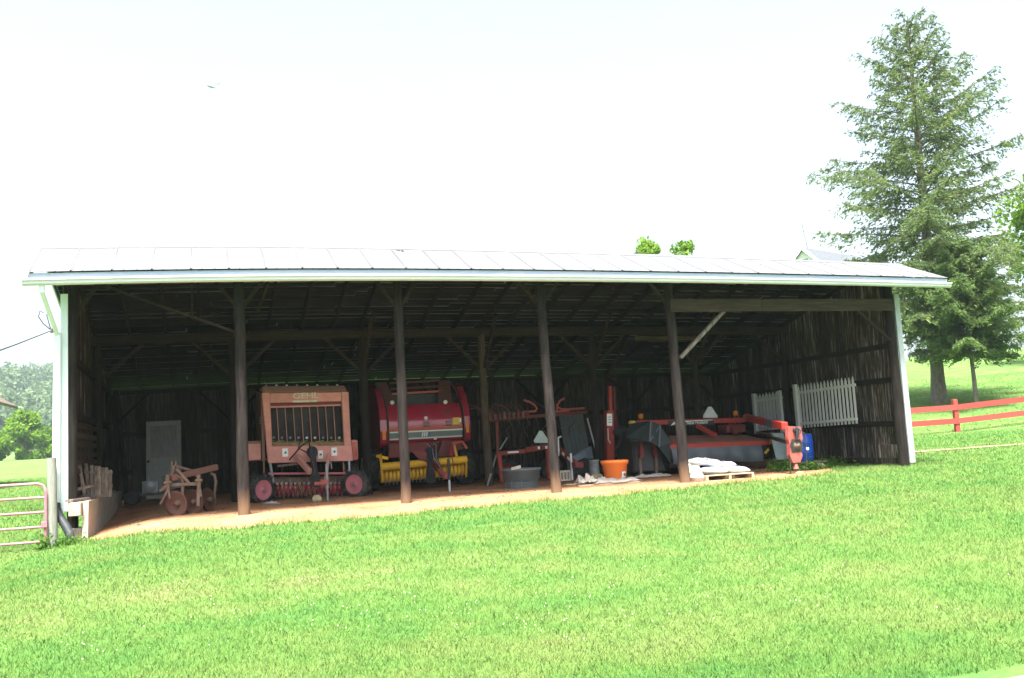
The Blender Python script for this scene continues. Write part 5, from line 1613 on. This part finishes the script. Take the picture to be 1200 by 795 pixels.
# ------------------------------------------------------------------ gate and fence
g = thing('farm_gate', 'pink painted tubular steel farm gate at the left edge', 'gate', (-1.6, -0.4, -0.4))
gp_ = M['gate_pink']
ztop, zb = 0.82, -0.42
xe = -0.22
fr = MB()
fr.tube([(-3.6, -0.4, ztop), (xe - 0.13, -0.4, ztop), (xe - 0.04, -0.4, ztop - 0.03), (xe, -0.4, ztop - 0.12), (xe, -0.4, -0.5)], 0.024, 8)
fr.tube([(-3.6, -0.4, ztop), (-3.6, -0.4, zb)], 0.024, 8)
fr.build('gate_frame', gp_, g)
for k in range(1, 6):
    z = ztop + (zb - ztop) * (k / 5) + (0.01 if k < 5 else 0)
    MB().tube([(-3.58, -0.4, z), (xe - 0.002 if k < 5 else xe - 0.3, -0.4, z)], 0.021, 8).build('gate_rail', gp_, g)
MB().bar((-0.95, -0.4, 0.70), (-0.95, -0.4, 0.55), 0.012, 0.012).build('wire_tie', M['galv'], g)
MB().tube([(xe - 0.05, -0.42, 0.12), (xe - 0.06, -0.44, -0.25), (xe - 0.02, -0.44, -0.4)], 0.008, 5).build('chain', M['galv'], g)
MB().box(xe - 0.06, xe + 0.03, -0.45, -0.35, 0.08, 0.17).build('latch', gp_, g)
tag(MB().tube([(-0.115, -0.3, -0.7), (-0.13, -0.3, 0.3), (-0.14, -0.3, 1.25)], [0.083, 0.08, 0.078], 12).build('gate_post', M['post_grey']), 'weathered round grey gate post beside the white downspout', 'post')
g = thing('plank_fence', 'faded red two-rail plank fence right of the shed', 'fence', (28.7, 9.2, 0.5))
fd_ = Vector((31.06 - 27.17, 8.35 - 9.66, 0)).normalized()
fpost = []
for k in range(-3, 6):
    p = Vector((28.68, 9.2, 0)) + fd_ * 2.9 * k
    z = H(p.x, p.y)
    fpost.append((p.x, p.y, z))
    MB().bar((p.x, p.y, z - 0.2), (p.x, p.y, z + 1.22), 0.19, 0.16, (fd_.x, fd_.y, 0)).build('post', M['fence_red'], g, bevel=0.015)
for (a, b) in zip(fpost[:-1], fpost[1:]):
    for z in (0.42, 0.92):
        nrm = Vector((-fd_.y, fd_.x, 0)) * -0.1
        MB().bar(Vector(a) + nrm + Vector((0, 0, z)), Vector(b) + nrm + Vector((0, 0, z)), 0.045, 0.2).build('rail', M['fence_red'], g)


# ------------------------------------------------------------------ trees
def leaf_quads(c, size, asp=0.55, seed=0, droop=0.0, dirs=None):
    """small diamond leaves at centres c"""
    r = np.random.default_rng(seed)
    n = len(c)
    d = dirs if dirs is not None else r.normal(size=(n, 3))
    d = d + r.normal(size=(n, 3)) * 0.25
    d[:, 2] -= droop
    d /= np.linalg.norm(d, axis=1, keepdims=True) + 1e-9
    e = np.cross(d, r.normal(size=(n, 3)))
    e /= np.linalg.norm(e, axis=1, keepdims=True) + 1e-9
    s = np.asarray(size)[:, None]
    v = np.empty((n, 4, 3))
    v[:, 0] = c - d * s * 0.5
    v[:, 1] = c + e * s * asp * 0.5
    v[:, 2] = c + d * s * 0.5
    v[:, 3] = c - e * s * asp * 0.5
    f = np.arange(n * 4).reshape(n, 4)
    return v.reshape(-1, 3), f


def conifer(name, label, base, height_, prof, nl, mat_, trunk_r, seed, leaf=0.2, dens=1.0, bare=0.12, lean=0.0, start=0.0):
    r = np.random.default_rng(seed)
    t = thing(name, label, 'tree', base)
    bx, by, bz = base
    pts, rs = [], []
    for k in range(12):
        u = k / 11
        pts.append((bx + lean * u + 0.06 * math.sin(u * 5), by, bz - 0.3 + (height_ + 0.3) * u))
        rs.append(trunk_r * ((1 - u) ** 0.8) * (1.25 if k == 0 else 1.0) + 0.015)
    MB().tube(pts, rs, 12).build('trunk', M['bark'], t)
    limbs = MB()
    C_, Dd, Sz = [], [], []
    for i in range(nl):
        u = bare + (1 - bare) * (i + 0.5) / nl * 0.985
        z = bz + height_ * u
        az = i * 2.39996 + r.uniform(-0.4, 0.4)
        Lm = np.interp(u, prof[0], prof[1]) * r.uniform(0.62, 1.15)
        dirv = np.array([math.cos(az), math.sin(az), 0])
        rise = 0.15 + 0.5 * u
        sagk = 0.55 * (1 - u)
        P = []
        for k in range(7):
            q = k / 6
            zz = Lm * (rise * q - sagk * q * q * 1.1 + 0.14 * q ** 4)
            P.append(np.array([bx + lean * u, by, z]) + dirv * Lm * q + np.array([0, 0, zz]))
        P = np.array(P)
        limbs.tube([tuple(p) for p in P], [0.012 + 0.055 * trunk_r / 0.35 * (1 - u * 0.7) * (1 - k / 6) for k in range(7)], 5, caps=False)
        ntw = int((10 + 9 * Lm) * dens)
        side = np.array([-dirv[1], dirv[0], 0])
        for w in range(ntw):
            q = start + (1 - start) * r.uniform(0.1, 1.0) ** 0.85
            if q < 0.14 and u < 0.6:
                continue
            k = min(int(q * 6), 5)
            p = P[k] + (P[k + 1] - P[k]) * (q * 6 - k)
            s = 1 if w % 2 else -1
            tl = Lm * (0.10 + 0.24 * (1 - q)) * r.uniform(0.6, 1.3) + 0.15
            dv = side * s * r.uniform(0.5, 1.0) + dirv * r.uniform(0.25, 0.9) + np.array([0, 0, r.uniform(-0.35, 0.15)])
            dv /= np.linalg.norm(dv)
            m = max(3, int(tl * 13 * dens))
            tq = r.uniform(0, 1, m)
            c = p + dv * tl * tq[:, None]
            c[:, 2] -= 0.35 * tl * tq ** 2
            c += r.normal(size=(m, 3)) * 0.05
            C_.append(c)
            dd = np.tile(dv, (m, 1)) + r.normal(size=(m, 3)) * 0.45
            dd[:, 2] -= 0.25
            Dd.append(dd)
            Sz.append(r.uniform(0.6, 1.35, m) * leaf)
    tag(limbs.build('branch', M['bark'], t), kind='stuff')
    C_, Dd, Sz = np.concatenate(C_), np.concatenate(Dd), np.concatenate(Sz)
    v, f_ = leaf_quads(C_, Sz, 0.3, seed + 1, 0.1, Dd)
    link('crown', np_mesh('crown', v - np.array(base), f_, mat_), t)
    return len(f_)


nsp = conifer('spruce_tree', 'tall airy spruce behind the red fence, right of the shed', (33.97, 15.6, H(33.97, 15.6)), 18.4,
              ([0, 0.14, 0.25, 0.38, 0.55, 0.7, 0.85, 0.95, 1.0], [3.6, 4.1, 4.9, 5.0, 4.2, 3.3, 2.2, 1.1, 0.5]), 150, M['spruce'], 0.3, 5, 0.2, 1.12, 0.17, 0.55)
nsm = conifer('hemlock_tree', 'small bushy hemlock beside the spruce trunk', (33.5, 13.0, H(33.5, 13.0)), 7.0,
              ([0, 0.25, 0.4, 0.6, 0.8, 1.0], [1.0, 1.8, 2.4, 2.4, 1.7, 0.5]), 84, M['hemlock'], 0.09, 8, 0.17, 2.2, 0.30, -0.2)


def broadleaf(name, label, base, h, rad, mat_, seed, n=9000, leaf=0.3, trunk=0.2, low=0.15, cat='tree', squash=1.0, group=None):
    r = np.random.default_rng(seed)
    t = thing(name, label, cat, base, group)
    bx, by, bz = base
    MB().tube([(bx, by, bz - 0.3), (bx + 0.05, by, bz + h * 0.25), (bx, by, bz + h * 0.6), (bx + 0.1, by, bz + h * 0.85)], [trunk * 1.2, trunk, trunk * 0.6, trunk * 0.15], 8).build('trunk', M['bark'], t)
    cc = []
    nc = 54
    for i in range(nc):
        ph = r.uniform(0, 2 * math.pi)
        u = r.uniform(low, 0.98)
        prof = math.sin(math.pi * min(1, max(0, (u - low) / (1 - low))) ** 0.75) ** 0.6
        rr = rad * prof * r.uniform(0.35, 0.85)
        cc.append((bx + rr * math.cos(ph), by + rr * math.sin(ph) * squash, bz + h * (low + (u - low) * 0.9), rad * r.uniform(0.15, 0.34)))
    lm = MB()
    for c in cc[::3]:
        lm.tube([(bx, by, bz + h * 0.3), ((bx + c[0]) / 2, (by + c[1]) / 2, (bz + h * 0.35 + c[2]) / 2), c[:3]], [trunk * 0.4, trunk * 0.25, 0.02], 5, caps=False)
    tag(lm.build('branch', M['bark'], t), kind='stuff')
    ci = r.integers(0, nc, n)
    cc = np.array(cc)
    d = r.normal(size=(n, 3))
    d /= np.linalg.norm(d, axis=1, keepdims=True)
    rad_ = cc[ci, 3] * r.uniform(0.35, 1.08, n) ** 0.6
    c = cc[ci, :3] + d * rad_[:, None] * np.array([1, 1, 0.8])
    v, f_ = leaf_quads(c, r.uniform(0.6, 1.3, n) * leaf, 0.6, seed + 1, 0.1)
    link('crown', np_mesh('crown', v - np.array(base), f_, mat_), t)


def onland(x, y):
    return (x, y, H(x, y))


broadleaf('maple_tree', 'bright green rounded tree at the far field edge on the left', onland(-25.4, 149), 8.2, 4.3, M['bright_leaf'], 31, 9000, 0.55, 0.25, 0.02)
broadleaf('shrub', 'bright green shrub at the field edge left of the rounded tree', onland(-30.8, 150), 5.2, 3.6, M['bright_leaf'], 32, 5000, 0.5, 0.1, 0.0, 'shrub')
broadleaf('shrub', 'bright green shrub at the field edge beside the shed corner', onland(-21.0, 150), 4.2, 3.0, M['bright_leaf'], 33, 5000, 0.5, 0.1, 0.0, 'shrub')
broadleaf('maple_tree', 'bright leafy tree at the right edge behind the spruce', onland(52.6, 23.5), 13.5, 4.4, M['bright_leaf'], 34, 12000, 0.34, 0.3, 0.2)
broadleaf('round_tree', 'rounded green treetop showing above the shed roof', onland(34.6, 44), 12.3, 2.1, M['bright_leaf'], 35, 8000, 0.3, 0.15, 0.35)
broadleaf('round_tree', 'thin sparse green treetop just right of the rounded one', onland(37.1, 43.3), 12.1, 2.0, M['bright_leaf'], 36, 2600, 0.3, 0.15, 0.45)

# far-off wood behind the left field
r = np.random.default_rng(77)
cs, sz = [], []
tr = MB()
for i in range(260):
    y = r.uniform(390, 640)
    x = r.uniform(-0.5, 0.12) * (y + 18)
    hgt = r.uniform(15, 24)
    rad = r.uniform(6, 10)
    zb = H(x, y)
    tr.tube([(x, y, zb - 0.5), (x, y, zb + hgt * 0.8)], [0.35, 0.1], 5, caps=False)
    n = 900
    k = 14
    sub = np.stack([x + rad * 0.7 * r.normal(size=k) * 0.6, y + rad * 0.7 * r.normal(size=k) * 0.6, zb + hgt * (0.12 + 0.8 * r.uniform(0, 1, k))], 1)
    ci = r.integers(0, k, n)
    d = r.normal(size=(n, 3))
    d /= np.linalg.norm(d, axis=1, keepdims=True)
    cs.append(sub[ci] + d * (r.uniform(0.3, 1, n) ** 0.5 * rad * 0.42)[:, None])
    sz.append(r.uniform(1.2, 2.6, n))
cs, sz = np.concatenate(cs), np.concatenate(sz)
v, f_ = leaf_quads(cs, sz, 0.65, 5)
tag(link('woodland', np_mesh('woodland', v, f_, M['wood_leaf'])), 'distant hazy wood beyond the left field', 'woodland', kind='stuff')
tag(tr.build('woodland_trunks', M['bark'], None), 'bare trunks inside the distant wood', 'woodland', kind='stuff')

# ------------------------------------------------------------------ other buildings
# neighbouring barn, only its eave corner comes into view
g = thing('barn', 'corner of a brown eave of another barn at the left edge', 'barn', (-12.0, 28.0, H(-12, 28)))
zb = H(-12, 28)
MB().box(-19.4, -9.0, 24.8, 34.0, zb - 0.3, 4.05).build('wall', M['barn'], g)
rfo = MB()
rfo.hex8([(-13.6, 24.1, 8.3), (-6.75, 24.1, 4.06), (-6.75, 34.8, 4.06), (-13.6, 34.8, 8.3), (-13.6, 24.1, 8.5), (-6.75, 24.1, 4.2), (-6.75, 34.8, 4.2), (-13.6, 34.8, 8.5)])
rfo.hex8([(-20.2, 24.1, 4.06), (-13.602, 24.1, 8.3), (-13.602, 34.8, 8.3), (-20.2, 34.8, 4.06), (-20.2, 24.1, 4.2), (-13.602, 24.1, 8.5), (-13.602, 34.8, 8.5), (-20.2, 34.8, 4.2)])
rfp = rfo.build('roof', M['barn_eave'], g)
MB().prism([(-19.4, 4.06), (-9.0, 4.06), (-9.3, 4.9), (-13.6, 8.1), (-18.0, 4.9)], 24.82, 25.0, 'xz').build('gable', M['barn'], g)

g = thing('farmhouse', 'white farmhouse with a grey roof peeking over the shed roof', 'house', (57, 53, H(57, 53)))
zb = H(57, 53)
hu = Vector((0.93, 0.37, 0)).normalized()          # along the ridge
hv = Vector((-hu.y, hu.x, 0))
hc = Vector((54.6, 52.4, 0))


def hp(a, b, z):
    q = hc + hu * a + hv * b
    return (q.x, q.y, z)


zt, ze = 17.3, 13.9
MB().hex8([hp(0.3, -3.4, zb - 0.5), hp(11, -3.4, zb - 0.5), hp(11, 3.4, zb - 0.5), hp(0.3, 3.4, zb - 0.5), hp(0.3, -3.4, ze), hp(11, -3.4, ze), hp(11, 3.4, ze), hp(0.3, 3.4, ze)]).build('wall', M['siding'], g)
gb = MB().add([hp(0.3, -3.4, ze), hp(0.3, 3.4, ze), hp(0.3, 0, zt - 0.12), hp(0.5, -3.4, ze), hp(0.5, 3.4, ze), hp(0.5, 0, zt - 0.12)], [(0, 1, 2), (3, 5, 4), (0, 2, 5, 3), (1, 4, 5, 2), (0, 3, 4, 1)]).build('gable', M['siding'], g)
MB().hex8([hp(0.26, -0.35, 15.2), hp(0.29, -0.35, 15.2), hp(0.29, 0.35, 15.2), hp(0.26, 0.35, 15.2), hp(0.26, -0.35, 16.2), hp(0.29, -0.35, 16.2), hp(0.29, 0.35, 16.2), hp(0.26, 0.35, 16.2)]).build('window', M['glass_dirty'], gb)
for s in (-1, 1):
    mb = MB()
    p = [hp(0, s * 3.9, ze - 0.35), hp(11.4, s * 3.9, ze - 0.35), hp(11.4, 0, zt), hp(0, 0, zt)]
    mb.hex8([(a, b, c - 0.12) for a, b, c in p] + p)
    mb.build('roof', M['roof_dark'], g)
    MB().bar(Vector(hp(-0.03, s * 3.9, ze - 0.45)), Vector(hp(-0.03, s * 0.02, zt - 0.1)), 0.05, 0.24).build('rake_board', M['siding'], g)
MB().tube([hp(1.0, 0, zt), hp(0.4, 0, zt + 2.3)], 0.045, 6).build('mast', M['galv'], g)
MB().tube([hp(3.0, 0, zt), hp(3.0, 0, zt + 0.9), hp(6, 0.2, zt + 0.95)], 0.02, 5).build('antenna', M['galv'], g)

# small bird over the roof
g = thing('bird', 'small pale bird flying in the white sky above the shed', 'bird', (2.81, 20.0, 16.16))
B0 = Vector((2.81, 20.0, 16.16))
mb = MB()
mb.lathe([(0.0, -0.26), (0.04, -0.2), (0.08, -0.05), (0.075, 0.08), (0.04, 0.17), (0.045, 0.21), (0.0, 0.27)], B0, (0.75, -0.3, -0.35), 10)
mb.build('body', M['bird'], g)
for s, tip in ((-1, (-0.5, 0.1, 0.27)), (1, (0.5, 0.15, 0.2))):
    w = MB()
    a, b = B0, B0 + Vector(tip)
    mid = a.lerp(b, 0.5) + Vector((0, 0, 0.05))
    w.add([a + Vector((0.05, 0, 0.01)), mid + Vector((0.05, 0, 0.03)), b, mid + Vector((-0.1, 0, -0.05)), a + Vector((-0.1, 0, -0.03))], [(0, 1, 3, 4), (1, 2, 3)])
    o = w.build('wing', M['bird'], g)
    o.modifiers.new('thickness', 'SOLIDIFY').thickness = 0.012


# ------------------------------------------------------------------ weeds and grass
def weed(label, cx_, cy_, rad, h, n, seed, leaf=0.1):
    r_ = np.random.default_rng(seed)
    z = H(cx_, cy_)
    t_ = thing('weed', label, 'weeds', (cx_, cy_, z))
    c = np.stack([r_.normal(0, rad * 0.45, n), r_.normal(0, rad * 0.45, n), np.abs(r_.normal(0, h * 0.45, n))], 1)
    v_, f2 = leaf_quads(c, r_.uniform(0.5, 1.3, n) * leaf, 0.5, seed)
    link('foliage', np_mesh('foliage', v_, f2, M['weed']), t_)
    st = MB()
    for k in range(8):
        st.tube([(cx_ + r_.uniform(-.1, .1), cy_ + r_.uniform(-.1, .1), z - 0.02), (cx_ + r_.normal(0, rad * .4), cy_ + r_.normal(0, rad * .4), z + h * r_.uniform(.4, .9))], 0.006, 4)
    st.build('stem', M['weed'], t_)


weed('leafy green weeds under the mower tongue', 15.85, 1.5, 0.45, 0.32, 500, 90)
weed('green weeds around the black drain elbow', 0.15, -0.55, 0.3, 0.16, 300, 91, 0.07)
weed('green weeds climbing the foot of the gate post', -0.2, -0.55, 0.16, 0.24, 200, 92, 0.07)
weed('clump of weeds beside the cinder block', 16.4, 1.2, 0.35, 0.25, 260, 93)
weed('weeds along the foot of the right shed wall', 17.6, 2.4, 0.7, 0.25, 500, 94)


def in_dirt(x, y):
    ins = (x > 0.02) & (x < 18.25) & (y < 8.6)
    return ins & (dirt_d(x, y) > 0.07)


def blades(N, dmin, dmax, seed, hgt, wid):
    r_ = np.random.default_rng(seed)
    a = r_.uniform(yaw - 0.66, yaw + 0.66, N)
    d = np.exp(r_.uniform(math.log(dmin), math.log(dmax), N))
    x = CAM[0] + np.sin(a) * d
    y = CAM[1] + np.cos(a) * d
    fringe = (x > 0.02) & (x < 18.25) & (y < 8.6) & (dirt_d(x, y) > 0.02 + 0.55 * r_.uniform(0, 1, N) ** 3)
    ok = ~fringe & ~((y < -13.65) & (y > -17.1)) & ~((x > 0.0) & (x < 18.3) & (y > 4.0) & (y < 9.5))
    for sx_, sy_, ra_, rb_ in SPOTS:
        q_ = ((x - sx_) / ra_) ** 2 + ((y - sy_) / rb_) ** 2
        ok &= ~(r_.uniform(0, 1, N) < 0.75 * np.clip(1.5 - q_, 0, 1))
    x, y, d = x[ok], y[ok], d[ok]
    n = len(x)
    z = height(x, y)
    k = np.clip(d / 9.0, 1.0, 3.2)
    tall = 1 + 1.4 * np.exp(-((dirt_d(x, y) + 0.12) / 0.12) ** 2) * (x > 0.2) * (x < 18.3) * (y < 4.2) * r_.uniform(0, 1, n)
    hh = hgt * r_.uniform(0.5, 1.4, n) * tall * np.sqrt(k)
    ww = wid * r_.uniform(0.7, 1.3, n) * k
    an = r_.uniform(0, 2 * math.pi, n)
    lx, ly = r_.normal(0, 0.55, n) * hh, r_.normal(0, 0.55, n) * hh
    v_ = np.empty((n, 3, 3))
    v_[:, 0] = np.stack([x - np.cos(an) * ww / 2, y - np.sin(an) * ww / 2, z - 0.005], 1)
    v_[:, 1] = np.stack([x + np.cos(an) * ww / 2, y + np.sin(an) * ww / 2, z - 0.005], 1)
    v_[:, 2] = np.stack([x + lx, y + ly, z + hh], 1)
    return v_.reshape(-1, 3), np.arange(n * 3).reshape(n, 3)


v1, f1 = blades(820000, 5.0, 60.0, 101, 0.032, 0.0075)
tag(link('grass', np_mesh('grass', v1, f1, M['blade'])), 'mown green lawn grass in front of the shed', 'grass', kind='stuff')
# pebbles, clods and chaff on the dirt
r = np.random.default_rng(18)
x, y = r.uniform(0.3, 18.0, 1500), r.uniform(-2.2, 5.5, 1500)
ok = dirt_d(x, y) > 0.1
x, y = x[ok], y[ok]
n = len(x)
s = r.uniform(0.006, 0.02, n) * (1 + (r.uniform(0, 1, n) > 0.97))
oc = np.array([(1, 0, 0), (0, 1, 0), (-1, 0, 0), (0, -1, 0), (0, 0, 0.8), (0, 0, -0.8)], float)
sq = np.stack([s * r.uniform(0.6, 2.2, n), s * r.uniform(0.6, 1.4, n), s * 0.7], 1)
fv = (np.stack([x, y, height(x, y) + 0.018], 1)[:, None, :] + oc[None] * sq[:, None, :]).reshape(-1, 3)
ff = np.array([(0, 1, 4), (1, 2, 4), (2, 3, 4), (3, 0, 4), (1, 0, 5), (2, 1, 5), (3, 2, 5), (0, 3, 5)])
ff = (ff[None] + (np.arange(n) * 6)[:, None, None]).reshape(-1, 3)
tag(link('pebbles', np_mesh('pebbles', fv, ff, M['slat'])), 'pebbles and chaff scattered over the dirt floor', 'pebbles', kind='stuff')
# white clover heads
r = np.random.default_rng(8)
N = 1300
a = r.uniform(yaw - 0.66, yaw + 0.66, N)
d = np.exp(r.uniform(math.log(5.5), math.log(24), N))
x, y = CAM[0] + np.sin(a) * d, CAM[1] + np.cos(a) * d
ok = ~in_dirt(x, y) & (vnoise(x * 0.7, y * 0.7, 12) > 0.1) & ~((y < -13.65) & (y > -17.1)) & ~((x > 0) & (x < 18.3) & (y > 4))
x, y = x[ok], y[ok]
n = len(x)
z = height(x, y) + r.uniform(0.05, 0.085, n)
s = r.uniform(0.004, 0.007, n)
oct_ = np.array([(1, 0, 0), (0, 1, 0), (-1, 0, 0), (0, -1, 0), (0, 0, 1), (0, 0, -1)], float)
fv = (np.stack([x, y, z], 1)[:, None, :] + oct_[None] * s[:, None, None]).reshape(-1, 3)
ff = np.array([(0, 1, 4), (1, 2, 4), (2, 3, 4), (3, 0, 4), (1, 0, 5), (2, 1, 5), (3, 2, 5), (0, 3, 5)])
ff = (ff[None] + (np.arange(n) * 6)[:, None, None]).reshape(-1, 3)
tag(link('clover', np_mesh('clover', fv, ff, M['cream'])), 'scattered white clover heads in the lawn', 'clover', kind='stuff')

# ------------------------------------------------------------------ haze
HZ = True
if HZ:
    m = bpy.data.materials.new('haze')
    m.use_nodes = True
    N_, L_ = m.node_tree.nodes, m.node_tree.links
    N_.remove(N_['Principled BSDF'])
    pv_ = N_.new('ShaderNodeVolumePrincipled')
    pv_.inputs['Color'].default_value = (0.72, 0.88, 1.0, 1)
    pv_.inputs['Density'].default_value = 0.00022
    L_.new(pv_.outputs[0], N_['Material Output'].inputs['Volume'])
    tag(MB().box(-430, 570, -210, 710, -6.0, 92.0).build('haze', m), kind='stuff')
print('leaves', nsp, nsm, 'grass', len(f1))
